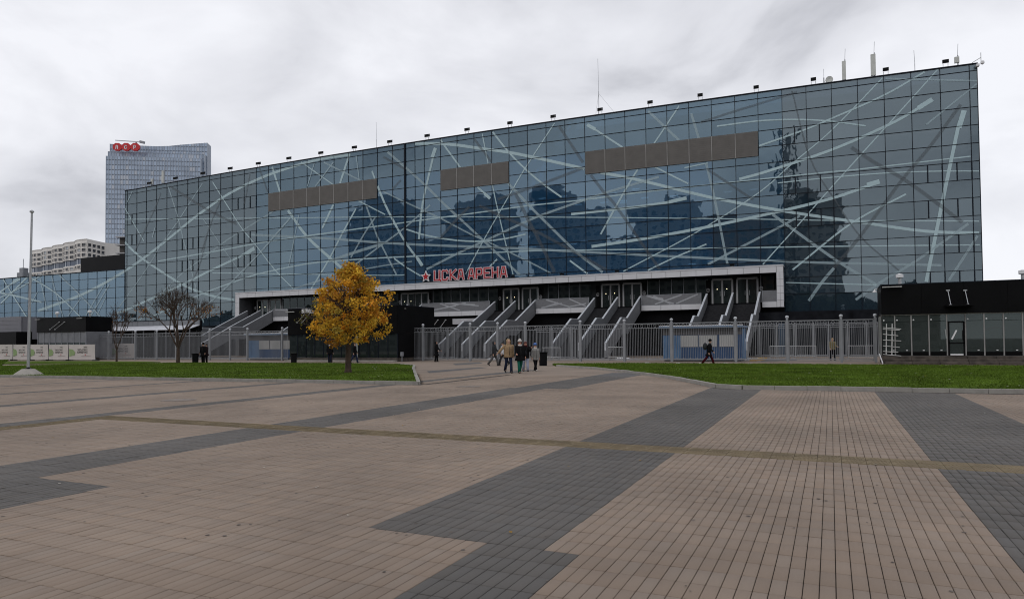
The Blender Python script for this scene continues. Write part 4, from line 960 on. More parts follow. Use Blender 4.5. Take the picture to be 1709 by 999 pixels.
def banner(u0, u1, v0, v1, Y, label, folded=0):
    a, b = P(u0, v1, Y), P(u1, v1, Y); z0 = max(.12, a.z); z1 = P((u0+u1)/2, v0, Y).z; w = b.x-a.x
    t = thing('advert_banner', label, 'banner', ((a.x+b.x)/2, Y, 0), 'advertising banners on the site fence')
    m = MB(); nx, nz = 14, 6; ph = random.uniform(0, 6)
    for d in (0, .02):
        for j in range(nz+1):
            for i in range(nx+1): m.v.append((a.x+w*i/nx, Y+d+.015*math.sin(i*1.3+j*.7+ph)-.008, z0+(z1-z0)*j/nz-.03*math.sin(math.pi*i/nx)*(1-j/nz)))
    N_ = (nx+1)*(nz+1)
    for j in range(nz):
        for i in range(nx): q = j*(nx+1)+i; m.f += [(q,q+1,q+nx+2,q+nx+1),(N_+q,N_+q+nx+1,N_+q+nx+2,N_+q+1)]
    m.build('cloth', ban_m, t, smooth=True)
    yy = Y-.03; hh = z1-z0
    c = (a.x+w*.13, z0+hh*.5)
    hx = [(a.x+w*.02, z0+hh*.2),(a.x+w*.22, z0+hh*.3),(a.x+w*.25, z0+hh*.5),(a.x+w*.17, z0+hh*.66),(a.x+w*.02, z0+hh*.72)]
    MB().prism(hx, yy-.004, yy+.004, 'y').build('green_mark', bgr, t)
    s_ = w/4.2
    word('СКОРО', a.x+w*.58, yy, z0+hh*.78, .13*s_, t, btx); word('ЗДЕСЬ СТАНЕТ', a.x+w*.34, yy, z0+hh*.60, .165*s_, t, btx); word('КОМФОРТНЕЕ', a.x+w*.34, yy, z0+hh*.43, .19*s_, t, btx)
    MB().box(a.x+w*.62, a.x+w*.66, yy-.004, yy+.004, z0+hh*.30, z0+hh*.36).build('red_mark', red_m, t); MB().box(a.x+w*.48, a.x+w*.85, yy-.004, yy+.004, z0+hh*.22, z0+hh*.25).build('text_rule', mat('banner_rule', (.32,.27,.26)), t)
    for x in (a.x, b.x): MB().box(x-.025, x+.025, Y+.05, Y+.1, .03, z1+.03).build('post', grey_m, t)
    for x in (a.x, b.x): MB().bbox(x-.35, x+.35, Y-.1, Y+.28, .0, .12, .02).build('foot_block', mat('foot_dark', (.04,.04,.04), .9), t)
for (u0, u1), lb in zip(((-24,-6.5),(-6,20.8),(22,50),(51,80.2),(81.5,113.8),(115,158.5)), ('beyond the left picture edge','leftmost on the site fence','just left of the flagpole','just right of the flagpole','fourth from the left, with a creased corner','widest one nearest the grey fence')):
    banner(u0, u1, 574.6, 600.2, 49.4, 'white advertising banner with green mark, '+lb)
banner(184, 225, 573, 599.5, 55, 'white advertising banner hung behind the fence, left of the gap'); banner(256, 287, 572.5, 596, 57.5, 'white advertising banner behind the fence near the bare tree')
ob = MB().box(PX(160,54,570), PX(180,54,570), 53.5, 53.55, .1, 2.6).build('mesh_sheet', mat('mesh_sheet', (.16,.165,.19), .7, .1, 2)); tag(ob, 'grey mesh sheet covering the first fence bay', 'sheet')
def bin_(u, v, label, s=1.0, z=0):
    g = G(u, v, z); t = thing('litter_bin', label, 'bin', (g.x, g.y, z), 'black litter bins')
    MB().lathe((g.x, g.y, z), [(.22*s,0),(.25*s,.02),(.27*s,.80*s),(.25*s,.82*s)], 20).build('drum', mat('bin_black', (.006,.006,.007), .6, .2, 4, spec=.1), t); MB().lathe((g.x, g.y, z+.82*s), [(.30*s,0),(.31*s,.03),(.31*s,.07),(.22*s,.075),(.20*s,.03)], 20).build('rim', black_m, t)
bin_(326, 606.2, 'black litter bin beside the couple in dark coats'); bin_(490.3, 606, 'black litter bin left of the yellow tree', .95); bin_(906.5, 609.8, 'black litter bin behind the girl in the grey jacket', 1.05)
g = G(47, 627.2); t = thing('flagpole', 'tall bare steel flagpole on a concrete foot at the left', 'flagpole', (g.x, g.y, 0)); by_ = g.y
MB().lathe((g.x, by_, 0), [(.78,0),(.78,.04),(.30,.40),(.0,.41)], 24).build('concrete_foot', conc_m, t)
top = P(53.2, 354, by_); MB().tube((g.x, by_, .4), top, .075, .05, 12).build('pole', steel_m, t); MB().lathe((g.x, by_, .4), [(.18,0),(.18,.03),(.09,.05),(.09,.09)], 12).build('collar', black_m, t)
MB().lathe(top, [(.05,-.05),(.11,0),(.11,.06),(.0,.14)], 12).build('finial', steel_m, t)
for u, v, r_, lb in ((298,667.3,.42,'round iron manhole cover on the paving left of centre'),(782,644.8,.40,'dark iron manhole cover in the gap between the lawns')):
    g = G(u, v); t = thing('manhole_cover', lb, 'manhole', (g.x, g.y, 0)); im = mat('cast_iron', (.19,.155,.13), .7, .3, 8)
    MB().lathe((g.x, g.y, .001), [(r_,0),(r_,.0105),(r_-.05,.0115),(0,.0115)], 24).build('lid', im, t); MB().lathe((g.x, g.y, .001), [(r_+.07,0),(r_+.07,.007),(r_+.01,.008)], 24).build('ring', im, t)
for i, (u, v) in enumerate(((1080,605.2),(1132,605.8),(1170,606),(1210,606.3),(1252,606.8),(1292,607.6),(1332,607.8),(1420,608.3),(1462,608.8),(1508,609.3))):
    g = G(u, v); t = thing('ground_marker', f'small white path marker behind the right lawn, {ORD[i]} from its left end', 'marker', (g.x, g.y, 0), 'white path markers behind the right lawn')
    MB().bbox(g.x-.14, g.x+.14, g.y-.10, g.y+.10, .002, .035, .02).build('marker_block', white_m, t)
g = G(671, 603.5); t = thing('utility_post', 'small grey utility box on a post right of the middle pavilion', 'box', (g.x, g.y, 0)); MB().box(g.x-.03,g.x+.03,g.y-.03,g.y+.03,0,.5).build('post', grey_m, t); MB().bbox(g.x-.11,g.x+.11,g.y-.1,g.y+.1,.5,.85,.02).build('box', grey_m, t)
t = thing('yellow_ramp', 'yellow ribbed cable ramp lying behind the fence near the kiosk', 'ramp', (0,0,0)); a, b = P(1256, 598.5, 55.2), P(1276, 590.5, 59.5)
for i in range(5):
    p = a.lerp(b, i/5); q = a.lerp(b, (i+.86)/5); MB().bar((p.x,p.y,.10),(q.x,q.y,.10),.45,.18).build('ramp_section', mat('ramp_yellow', (.50,.28,.03), .6), t)
for i, (u, v, Y) in enumerate(((1253,593.5,57),(825,596,57),(1040,594.5,57.5),(283,597.5,58))):
    p = P(u, v, Y); t = thing('white_sack', 'crumpled white sack on the ground '+['by the yellow ramp','at the foot of the stairs behind the group','at the foot of the middle stairs','near the annex banner'][i], 'sack', (p.x, Y, 0))
    m = MB(); 
    for k in range(4): m.lathe((p.x+(k-1.5)*.28, Y+rng.uniform(-.1,.1), .0), [(.22,0),(.26,.05),(.16,.15+.05*(k%2)),(0,.2)], 9)
    m.build('sack', white_m, t, smooth=True)
def barrier(u0, u1, v, Y, label):
    a, b = PX(u0, Y, v), PX(u1, Y, v); t = thing('crowd_barrier', label, 'barrier', ((a+b)/2, Y, 0), 'steel crowd barriers behind the fence'); m = MB()
    m.tube((a,Y,1.1),(b,Y,1.1),.022).tube((a,Y,.25),(b,Y,.25),.022).tube((a,Y,0),(a,Y,1.1),.022).tube((b,Y,0),(b,Y,1.1),.022); m.build('frame', steel_m, t); q = MB()
    for i in range(1, 14): x = a+(b-a)*i/14; q.tube((x,Y,.25),(x,Y,1.1),.01,n=5)
    q.build('bars', steel_m, t)['kind'] = 'stuff'; f = MB()
    for x in (a+.2, b-.2): f.bar((x,Y-.3,.03),(x,Y+.3,.03),.05)
    f.build('feet', black_m, t)
for u0, u1, Y, lb in ((1285,1322,60,'left of the tall post at right'),(1322,1362,60.3,'middle one left of the blond woman'),(1415,1462,59,'right of the blond woman'),(905,935,57,'behind the girl in the grey jacket'),(1015,1045,58,'before the middle stairs')):
    barrier(u0, u1, 590, Y, 'steel crowd barrier behind the fence, '+lb)

# ------------------------------------------------------------ buildings beyond the arena
def flat(v): return Vector((v.x, v.y, 0)).normalized()
FH, RH = flat(fw), flat(rt)
def at_depth(u, v, d):
    r_ = ray(u, v); k = d/Vector((r_.x, r_.y, 0)).dot(FH); return Vector((r_.x*k, r_.y*k, H+r_.z*k))
tow_g = mat('tower_glass', (.2,.24,.3), .12, .10, .02, attr='tone', ior=1.7); tow_f = mat('tower_frame', (.23,.27,.33), .5, .08, .05)
def slab(parent, u0, u1, v0, d, turn, z0=0, top=None, dep=14, ncol=None):
    a = at_depth(u0, v0, d); ax = (RH*math.cos(turn)+FH*math.sin(turn)); nrm = Vector((ax.y, -ax.x, 0))
    b = a.copy(); lo, hi = 0.0, 400.0
    def upx(p): 
        q = p-Vector((0,0,H)); return CX+F*q.dot(rt)/q.dot(fw)
    for _ in range(40):
        m = (lo+hi)/2; lo, hi = (m, hi) if upx(a+ax*m) < u1 else (lo, m)
    w = lo; zt = a.z; o_ = Vector((a.x, a.y, 0))
    def q(s, t, z): p = o_+ax*s-nrm*t; return (p.x, p.y, z)
    prof = top or [(0, zt), (1, zt)]
    def ztop(s):
        for (s0, z_0), (s1, z_1) in zip(prof[:-1], prof[1:]):
            if s0 <= s <= s1+1e-6: return z_0+(z_1-z_0)*(s-s0)/(s1-s0)
        return prof[-1][1]
    n = len(prof); m = MB()
    vs = [q(s*w, .3, z0) for s, z in prof]+[q(s*w, .3, z) for s, z in prof]+[q(s*w, dep, z0) for s, z in prof]+[q(s*w, dep, z) for s, z in prof]
    fs = []
    for i in range(n-1): fs += [(i,i+1,n+i+1,n+i),(3*n+i,3*n+i+1,2*n+i+1,2*n+i),(n+i,n+i+1,3*n+i+1,3*n+i)]
    fs += [(0,n,3*n,2*n),(n-1,3*n-1,4*n-1,2*n-1)]
    m.add(vs, fs); body = m.build('tower_wall', tow_f, parent)
    nc = ncol or round(w/1.75); cw = w/nc; pn_ = MB(); tn = []
    for i in range(nc):
        for j in range(int((max(z for s, z in prof)-z0)/3.25)+1):
            za = z0+j*3.25+.55; zb = min(z0+j*3.25+3.05, ztop((i+.5)/nc)-.3)
            if zb-za < .5: continue
            d_ = 0.0
            pn_.add([q(i*cw+.18,.12,za),q((i+1)*cw-.18,.12,za),q((i+1)*cw-.18,.12,zb),q(i*cw+.18,.12,zb),q(i*cw+.18,.32,za),q((i+1)*cw-.18,.32,za),q((i+1)*cw-.18,.32,zb),q(i*cw+.18,.32,zb)],
                    [(0,1,2,3),(0,4,5,1),(1,5,6,2),(2,6,7,3),(3,7,4,0)])
            k = rng.normal(1, .11); c = np.array([.29,.36,.46])*k if rng.random() > .08 else np.array([.40,.43,.48])
            tn += [[*c, 1]]*5
    pn_.build('tower_windows', tow_g, body, attr=tn)['kind'] = 'stuff'
    fin = MB()
    for i in range(nc+1): fin.bar(q(i*cw, 0, z0), q(i*cw, 0, ztop(i/nc)), .14, .3, tuple(ax))
    fin.build('window_fins', mat('tower_fin', (.33,.37,.43), .4), body)['kind'] = 'stuff'
    return o_, ax, nrm, w, zt
TD = 450; tower = thing('glass_tower', 'tall grey blue glass office tower with red octagon sign beyond the arena', 'tower', tuple(at_depth(260, 570, TD).xy)+(0,))
tn_ = R(8)
slab(tower, 177, 334.5, 260, TD, tn_); slab(tower, 180.4, 341, 252.5, TD+5, tn_); slab(tower, 171.5, 212, 413, TD-3, tn_)
a = at_depth(183.6, 240, TD+10).z; zz = [(0, 240.0),(.28,242.8),(.46,244),(.6,243.6),(.72,241.6),(1,238.2)]
slab(tower, 183.6, 345.8, 240, TD+10, tn_, top=[(s, at_depth(183.6+162*s, v, (TD+10)+s*63*math.sin(tn_)).z) for s, v in zz], dep=9)
lsr = thing('octagon_sign', 'three red octagon sign panels with white Cyrillic letters on the tower roof', 'sign', tuple(at_depth(210, 247, TD+1).xy)+(at_depth(210, 252, TD+1).z,))
lsr.location.z = 0
for ch, u in (('Л',196.2),('С',211),('Р',226)):
    c = at_depth(u, 245.5, TD+1.5); rr = 3.0; ax = RH*math.cos(tn_)+FH*math.sin(tn_); nn_ = Vector((ax.y,-ax.x,0))
    pts = [(rr*math.cos(math.pi/8+i*math.pi/4), rr*.92*math.sin(math.pi/8+i*math.pi/4)) for i in range(8)]
    vs = [c+ax*p[0]+Vector((0,0,p[1]))+nn_*d_ for d_ in (.6,-.8) for p in pts]
    oc = MB().add(vs, [tuple(range(8)), tuple(range(15,7,-1))]+[(i,8+i,8+(i+1)%8,(i+1)%8) for i in range(8)]).build('octagon_panel', mat('octagon_red', (.50,.018,.022), .5), lsr)
    m = MB()
    for pth in GLY[ch][0]:
        for p, q in zip(pth[:-1], pth[1:]):
            A = c+ax*(p[0]*1.9-.95)+Vector((0,0,p[1]*2.1-1.25))+nn_*.7; B = c+ax*(q[0]*1.9-.95)+Vector((0,0,q[1]*2.1-1.25))+nn_*.7; d = (B-A).normalized()
            m.bar(A-d*.22, B+d*.22, .46, .12, tuple(nn_))
    m.build('letter', white_m, oc)
cr_ = thing('roof_crane', 'small grey maintenance crane arm on the tower roof', 'crane', tuple(at_depth(225, 240, TD+2).xy)+(0,))
a, b = at_depth(192.5, 234.2, TD+4), at_depth(240, 237.5, TD+4); MB().bar(a, b, .5, .5).bar(at_depth(227, 237, TD+4), at_depth(227.5, 246, TD+4), .8).build('jib', steel_m, cr_)
MB().bar(at_depth(233.5,236.6,TD+4), at_depth(241,238.2,TD+4), 1.5).build('counterweight', grey_m, cr_)
# pale residential block with waving bays
beige = mat('pale_facade', (.64,.615,.58), .8, .08, .1); win_d = mat('window_dark', (.035,.038,.045), .15, .5, .3); band_g = mat('band_glass', (.075,.095,.135), .12, .3, .08)
A0, A1, A2 = at_depth(52, 570, 470), at_depth(144, 570, 415), at_depth(174, 570, 432)
for q in (A0, A1, A2): q.z = 0
rb = thing('apartment_block', 'pale apartment block with waving bays left of the glass tower', 'building', tuple(A1))
ztop = at_depth(130, 403, 424).z; fl = 3.05
dirx = (A1-A0).normalized(); nb = Vector((dirx.y, -dirx.x, 0)); LEN = (A1-A0).length
path = []; nbay = 5; seg = 4
for i in range(nbay):
    for k in range(seg): t = (i+k/seg)/nbay; path.append(A0+dirx*LEN*t+nb*(1.9*math.sin(math.pi*k/seg)))
path.append(A1); m2 = (A2-A1)
for k in range(1, 5): path.append(A1+m2*k/4)
core_pts = [(p.x, p.y) for p in path]+[((A2-nb*18).x, (A2-nb*18).y), ((A0-nb*18).x, (A0-nb*18).y)]
MB().prism(core_pts, 0, ztop-fl*3.55-3.9).build('lower_wall', beige, rb); z1 = ztop-fl*3.55
MB().prism([( (p-nb*.5).x, (p-nb*.5).y) for p in path]+core_pts[-2:], z1-3.9, z1).build('glass_band', band_g, rb)
MB().prism(core_pts, z1, ztop).build('upper_wall', beige, rb)
MB().prism([((p+nb*.45).x, (p+nb*.45).y) for p in path]+core_pts[-2:], z1-.35, z1-.001).build('ledge', beige, rb)
MB().prism([((p+nb*.3).x, (p+nb*.3).y) for p in path]+core_pts[-2:], ztop+.001, ztop+.35).build('roof_edge', beige, rb)
def window(parent, p, q, z0, z1_, arch=True):
    d = (q-p); w = d.length; d.normalize(); n_ = Vector((d.y, -d.x, 0)); f_ = MB()
    def pt(s, z, o): r_ = p+d*s+n_*o; return (r_.x, r_.y, z)
    a, b = w*.14, w*.86
    for s0, s1, za, zb in ((a-.22,a,z0,z1_),(b,b+.22,z0,z1_),(a-.22,b+.22,z1_,z1_+.25),(a-.22,b+.22,z0-.2,z0)):
        f_.add([pt(s0,za,0),pt(s1,za,0),pt(s1,zb,0),pt(s0,zb,0),pt(s0,za,.35),pt(s1,za,.35),pt(s1,zb,.35),pt(s0,zb,.35)], [(0,1,2,3),(7,6,5,4),(0,4,5,1),(1,5,6,2),(2,6,7,3),(3,7,4,0)])
    o = f_.build('window', beige, parent)
    MB().add([pt(a,z0,.03),pt(b,z0,.03),pt(b,z1_,.03),pt(a,z1_,.03),pt(a,z0,-.05),pt(b,z0,-.05),pt(b,z1_,-.05),pt(a,z1_,-.05)], [(0,1,2,3),(0,4,5,1),(1,5,6,2),(2,6,7,3),(3,7,4,0)]).build('pane', win_d if random.random() > .12 else mat('window_pale', (.30,.32,.34), .2), o)
for i in range(len(path)-1):
    for j in range(3): window(rb, path[i], path[i+1], z1+.65+j*fl, z1+2.45+j*fl)
    window(rb, path[i], path[i+1], z1-3.9-2.6, z1-3.9-1.0)
    p, q = path[i], path[i+1]; m = MB(); d = (q-p).normalized(); n_ = Vector((d.y,-d.x,0))
    m.bar(p+n_*.0-nb*.4+Vector((0,0,z1-3.9)), p-nb*.4+Vector((0,0,z1)), .25); m.build('band_post', tow_f, rb)
bl = thing('balcony_block', 'dark block with pale balcony slabs between the tower and the arena', 'building', tuple(at_depth(203,570,300).xy)+(0,))
c0, c1 = at_depth(197.5, 395, 300), at_depth(216, 395, 300); nf = FH
m = MB(); m.add([(*(c.xy+o.xy*k),z) for z in (0, c0.z-.4) for c, k in ((c0,1),(c1,1),(c1,14),(c0,14)) for o in (FH,)], [(3,2,1,0),(4,5,6,7),(0,1,5,4),(1,2,6,5),(2,3,7,6),(3,0,4,7)]); m.build('wall', mat('brown_dark', (.06,.055,.05), .7), bl)
for k in range(6):
    z = c0.z-k*3.55; MB().add([(*((c+RH*e_+FH*o_).xy),zz) for zz in (z-.4, z) for c, e_, o_ in ((c0,-.6,-1.2),(c1,0,-1.2),(c1,0,1.0),(c0,-.6,1.0))], [(3,2,1,0),(4,5,6,7),(0,1,5,4),(1,2,6,5),(2,3,7,6),(3,0,4,7)]).build('balcony_slab', mat('slab_pale', (.36,.36,.37), .7), bl)
t = thing('roof_unit', 'small grey roof unit and mast on the left glass wing', 'roof unit', (PX(33,79,455),79,14.3)); x = PX(33, 79, 455)
MB().box(x-.9,x+.9,79,80.5,14.3,15.6).box(x-.5,x+.6,79.2,80.2,15.6,16.5).build('box', grey_m, t); MB().tube((PX(39,79,440),79,14.3),(PX(39,79,440),79,P(39,432,79).z),.05).build('mast', grey_m, t)

# ------------------------------------------------------------ the quarter behind the viewer, which the glass mirrors
def mirrored(u, v, D):
    p = PF(u, v) if u > 209 else P(u, v, 76.3); d = (p-Vector((0,0,H))).normalized(); sl_ = 0 if u <= 209 else (bow(p.x+.5)-bow(p.x-.5))
    n_ = Vector((sl_, -1, 0)).normalized(); r_ = d-n_*2*d.dot(n_); k = (-D-p.y)/r_.y; q = p+r_*k; return q.x, q.z
brk = mat('far_block_wall', (.30,.29,.28), .8, .2, .05); brw = mat('far_block_window', (.05,.06,.075), .2, .3, .1); brr = mat('far_block_brown', (.24,.16,.13), .8, .2, .05)
def far_block(u0, u1, v, D, label, dep=16, m_=brk, steps=()):
    x0, z = mirrored(u0, v, D); x1, _ = mirrored(u1, v, D)
    t = thing('apartment_house', label, 'building', ((x0+x1)/2, -D, 0), 'buildings across the square mirrored in the glass')
    MB().box(x0, x1, -D-dep, -D, -.02, z).build('wall', m_, t); MB().box(x0-.2, x1+.2, -D-dep-.2, -D+.2, z, z+.8).build('roof', m_, t)
    q = MB(); nx = max(2, int((x1-x0)/3.2))
    for i in range(nx):
        for j in range(int(z/3)):
            a = x0+(x1-x0)*(i+.22)/nx; b = x0+(x1-x0)*(i+.78)/nx; q.box(a, b, -D+.01, -D+.06, 3*j+1.0, 3*j+2.5)
    q.build('windows', brw, t)['kind'] = 'stuff'
    for s0, s1, hh in steps: MB().box(x0+(x1-x0)*s0, x0+(x1-x0)*s1, -D-dep*.7, -D-1, z+.8, z+.8+hh).build('roof_house', m_, t)
far_block(583, 676, 352, 95, 'dark high apartment block mirrored left of the joint', steps=((.3,.7,5),))
far_block(737, 843, 356, 85, 'dark high apartment block mirrored above the letters', steps=((.2,.9,4),))
far_block(882, 1003, 356, 110, 'dark wide apartment block mirrored under the right screen', steps=((.05,.55,7),(.1,.4,10)))
far_block(1055, 1166, 352, 90, 'grey high apartment block mirrored right of centre', steps=((.5,1,4),))
far_block(1168, 1292, 366, 100, 'brown apartment block mirrored beside the mast', m_=brr)
far_block(1294, 1410, 356, 85, 'dark apartment block with rounded roof mirrored right', steps=((.1,.9,4),(.3,.6,7)))
far_block(676, 737, 405, 130, 'lower grey block mirrored between two high ones'); far_block(1003, 1055, 400, 140, 'lower block mirrored in the gap right of centre')
mast = None
x0, zt = mirrored(1310, 213, 52); t = thing('lattice_mast', 'tall steel lattice mast mirrored in the right glass', 'mast', (x0, -52, 0)); m = MB(); hw = 2.3
for sx in (-1,1):
    for sy in (-1,1): m.bar((x0+sx*hw, -52+sy*hw, 0), (x0+sx*hw*.75, -52+sy*hw*.75, zt), .5)
n = 18
for i in range(n):
    za, zb = zt*i/n, zt*(i+1)/n
    for sy in (-1,1): m.bar((x0-hw*.9, -52+sy*hw*.85, za), (x0+hw*.9, -52+sy*hw*.85, zb), .22).bar((x0+hw*.9, -52+sy*hw*.85, za), (x0-hw*.9, -52+sy*hw*.85, zb), .22)
m.build('lattice', mullion_m, t); q = MB()
for k in (zt-2, zt-8, zt-15, zt-22):
    for a in range(6): q.box(x0+3.3*math.cos(a*1.05)-.35, x0+3.3*math.cos(a*1.05)+.35, -52+3.3*math.sin(a*1.05)-.3, -52+3.3*math.sin(a*1.05)+.3, k-2.4, k+1.5)
q.build('antenna_panels', grey_m, t)['kind'] = 'stuff'
# far tree belt behind the viewer, one uncounted mass
n = 9000; X = rng.uniform(-260, 120, n); hgt = 10+2.5*np.sin(X*.07)+1.5*np.sin(X*.19+1)+.8*np.sin(X*.45); z = rng.uniform(0.5, 1, n)**.6*hgt; Y = rng.uniform(-44, -34, n)
v = np.zeros((n,4,3)); ctr = np.stack([X,Y,z],1); a1 = rng.normal(0,1,(n,3)); a1 /= np.linalg.norm(a1,axis=1)[:,None]; a2 = np.cross(a1, rng.normal(0,1,(n,3))); a2 /= np.linalg.norm(a2,axis=1)[:,None]
for k,(s,t_) in enumerate(((-1,-1),(1,-1),(1,1),(-1,1))): v[:,k] = ctr+(a1*s+a2*t_)*rng.uniform(.6,1.3,(n,1))
me = bpy.data.meshes.new('treeline'); me.from_pydata(v.reshape(-1,3).tolist(), [], np.arange(n*4).reshape(-1,4).tolist()); me.materials.append(mat('treeline_leaves', (.035,.042,.022), .9, .5, .2))
tag(link('treeline', me), 'far belt of dark trees across the square, mirrored low in the glass', 'treeline', kind='stuff')

# ------------------------------------------------------------ trees
bark_m = mat('bark', (.060,.040,.030), .95, .35, 6, bump=.6, bscale=40)
def leaf_mat(name):
    m = mat(name, (.3,.2,.05), .7, .15, 1.2, attr='tone', spec=.2); n = m.node_tree.nodes; l = m.node_tree.links
    b = n['Principled BSDF']; o = n['Material Output']; t = n.new('ShaderNodeBsdfTranslucent'); x = n.new('ShaderNodeMixShader'); x.inputs[0].default_value = .35
    src = b.inputs['Base Color'].links[0].from_socket; l.new(src, t.inputs[0]); l.new(b.outputs[0], x.inputs[1]); l.new(t.outputs[0], x.inputs[2]); l.new(x.outputs[0], o.inputs[0]); return m
leafm = leaf_mat('autumn_leaf')
def branch(m, p, d, ln, r, depth, tips, spread=.55, rnd=random):
    q = Vector(p)
    for k in range(3):
        nx_ = q+(d+Vector((rnd.gauss(0,.10), rnd.gauss(0,.10), .04)))*(ln/3)
        m.tube(q, nx_, r*(1-.12*k), r*(1-.12*(k+1)), 7 if r > .04 else 5, cap=False); d = (nx_-q).normalized(); q = nx_
    if depth == 0: tips.append((q, d)); return
    tips.append((q, d))
    for k in range(3 if depth > 1 else 4):
        a = rnd.uniform(0, 6.28); s_ = rnd.uniform(.6, 1.15)*spread
        u = d.cross(Vector((0,0,1)) if abs(d.z) < .9 else Vector((1,0,0))).normalized(); w = d.cross(u)
        nd = (d*math.cos(s_)+(u*math.cos(a)+w*math.sin(a))*math.sin(s_)); nd.z += .08; nd.normalize()
        branch(m, q, nd, ln*rnd.uniform(.58, .8), r*.62, depth-1, tips, spread, rnd)
def leaves(name, centers, size, colors, parent, sizes=(.6, 1.2)):
    n = len(centers); ctr = np.array(centers); o0 = np.array(parent.location)
    a1 = rng.normal(0,1,(n,3)); a1 /= np.linalg.norm(a1,axis=1)[:,None]; a2 = np.cross(a1, rng.normal(0,1,(n,3))); a2 /= np.linalg.norm(a2,axis=1)[:,None]; nn_ = np.cross(a1, a2)
    s_ = size*rng.uniform(*sizes, (n,1)); v = np.zeros((n,6,3))
    for k, (x, y, z) in enumerate(((0,-1,0),(.62,-.15,.25),(.35,.75,.15),(0,1,0),(-.35,.75,.15),(-.62,-.15,.25))): v[:,k] = ctr-o0+(a1*x+a2*y+nn_*z)*s_
    f = (np.array([[0,1,2,3],[0,3,4,5]])[None]+np.arange(n)[:,None,None]*6).reshape(-1,4)
    me = bpy.data.meshes.new(name); me.from_pydata(v.reshape(-1,3).tolist(), [], f.tolist())
    ca = me.color_attributes.new('tone', 'FLOAT_COLOR', 'CORNER'); c = np.concatenate([np.array(colors), np.ones((n,1))],1).astype(np.float32)
    ca.data.foreach_set('color', np.repeat(c, 8, axis=0).ravel()); me.materials.append(leafm); o = link(name, me, parent); o['kind'] = 'stuff'; return o
def pal(n, cols, w): 
    c = np.array(cols)[rng.choice(len(cols), n, p=np.array(w)/sum(w))]; return np.clip(c*rng.normal(1,.18,(n,1)), .004, 1)
# the yellow maple
g = G(581, 621.5, .085); my = thing('maple_tree', 'round maple with thick yellow orange leaves on the left lawn', 'tree', (g.x, g.y, .05))
rr_ = random.Random(5); m = MB(); tips = []
m.tube((g.x,g.y,.02),(g.x+.01,g.y,.30),.23,.165,11,cap=False).tube((g.x+.01,g.y,.30),(g.x+.03,g.y,1.55),.165,.14,11,cap=False)
for k in range(6):
    a = k*1.05+.3; tl = .35+.25*(k%3); d = Vector((math.cos(a)*math.sin(tl), math.sin(a)*math.sin(tl), math.cos(tl)))
    branch(m, (g.x+.03, g.y, 1.5+.10*k), d, 1.0+.25*(k%2), .07, 3, tips, .6, rr_)
branch(m, (g.x+.03, g.y, 1.5), Vector((0,0,1)), 1.3, .09, 3, tips, .5, rr_)
m.build('trunk', bark_m, my, smooth=True)
def crown_r(t):                                   # half width of the crown by height, t 0..1
    return np.interp(t, [0,.05,.18,.4,.62,.76,.9,1], [1.0,1.4,1.95,2.18,1.92,1.40,.66,.12])
ZC, ZH = 1.58, 4.22
cl = []
for i in range(255):
    t = rr_.random()**.85; a = rr_.uniform(0, 6.283); rad = crown_r(t)*(.93+.13*math.sin(3*a+t*9)+.08*math.sin(7*a-4*t))*math.sqrt(rr_.uniform(.12, 1.0)); cl.append((g.x+.10+rad*1.04*math.cos(a), g.y+rad*math.sin(a), ZC+ZH*t))
pts = []; cols = []
for c in cl:
    k = rr_.randint(20, 56); sg = rr_.uniform(.11, .21); q = rng.normal(0, 1, (k,3))*[sg, sg, sg*.75]+c; pts.append(q)
    base = pal(1, [(.66,.37,.040),(.72,.46,.055),(.52,.24,.030),(.42,.31,.06),(.62,.28,.03)], [4,3.4,2.2,1.6,1.6])[0]; cols.append(np.clip(base*rng.normal(1,.16,(k,1))*[1,1,1], .004, 1))
q = np.concatenate(pts); cc = np.concatenate(cols); leaves('crown', q, .078, cc, my)
# the nearly bare ones
def bare(u, v, z0, h, label, seed, nleaf, cols, w, depth=4, spread=.5, r=.11, low=None, lf=.085, forks=4, tilt=.36):
    g = G(u, v, z0); t = thing('bare_tree', label, 'tree', (g.x, g.y, z0)); r_ = random.Random(seed); m = MB(); tips = []
    m.tube((g.x,g.y,z0-.05),(g.x+.03,g.y,h*.24),r*1.25,r,8,cap=False)
    for k in range(forks):
        a = k*6.28/forks+r_.uniform(0,1); tl = tilt+.22*(k%2); branch(m, (g.x+.03, g.y, h*.235), Vector((math.cos(a)*math.sin(tl), math.sin(a)*math.sin(tl), math.cos(tl))), h*.31, r*.62, depth, tips, spread, r_)
    m.build('trunk', bark_m, t, smooth=True)
    tp_ = [p for p, d in tips if low is None or p.z < low]; c = [(p.x+r_.gauss(0,.10), p.y+r_.gauss(0,.10), p.z+r_.gauss(0,.10)) for p in (r_.choice(tp_) for _ in range(nleaf))]
    leaves('leaves', c, lf, pal(nleaf, cols, w), t)
bare(297, 605.5, .085, 5.6, 'bare dark tree with a few orange leaves left on the lawn', 11, 300, [(.40,.17,.02),(.30,.10,.02),(.12,.06,.03)], [4,2,2], forks=6, spread=.50, depth=5, low=4.9, lf=.07, tilt=.24, r=.13)
bare(194.5, 603.4, .05, 4.7, 'slim leafless young tree before the grey mesh sheet', 23, 12, [(.2,.08,.03)], [1], depth=4, r=.08, tilt=.16, spread=.42)
bare(552, 604.6, .0, 5.0, 'dark tree with sparse green yellow leaves half hidden behind the maple', 31, 620, [(.13,.14,.03),(.22,.17,.04),(.10,.10,.03)], [3,2,2], depth=4, spread=.65, r=.12, forks=5)

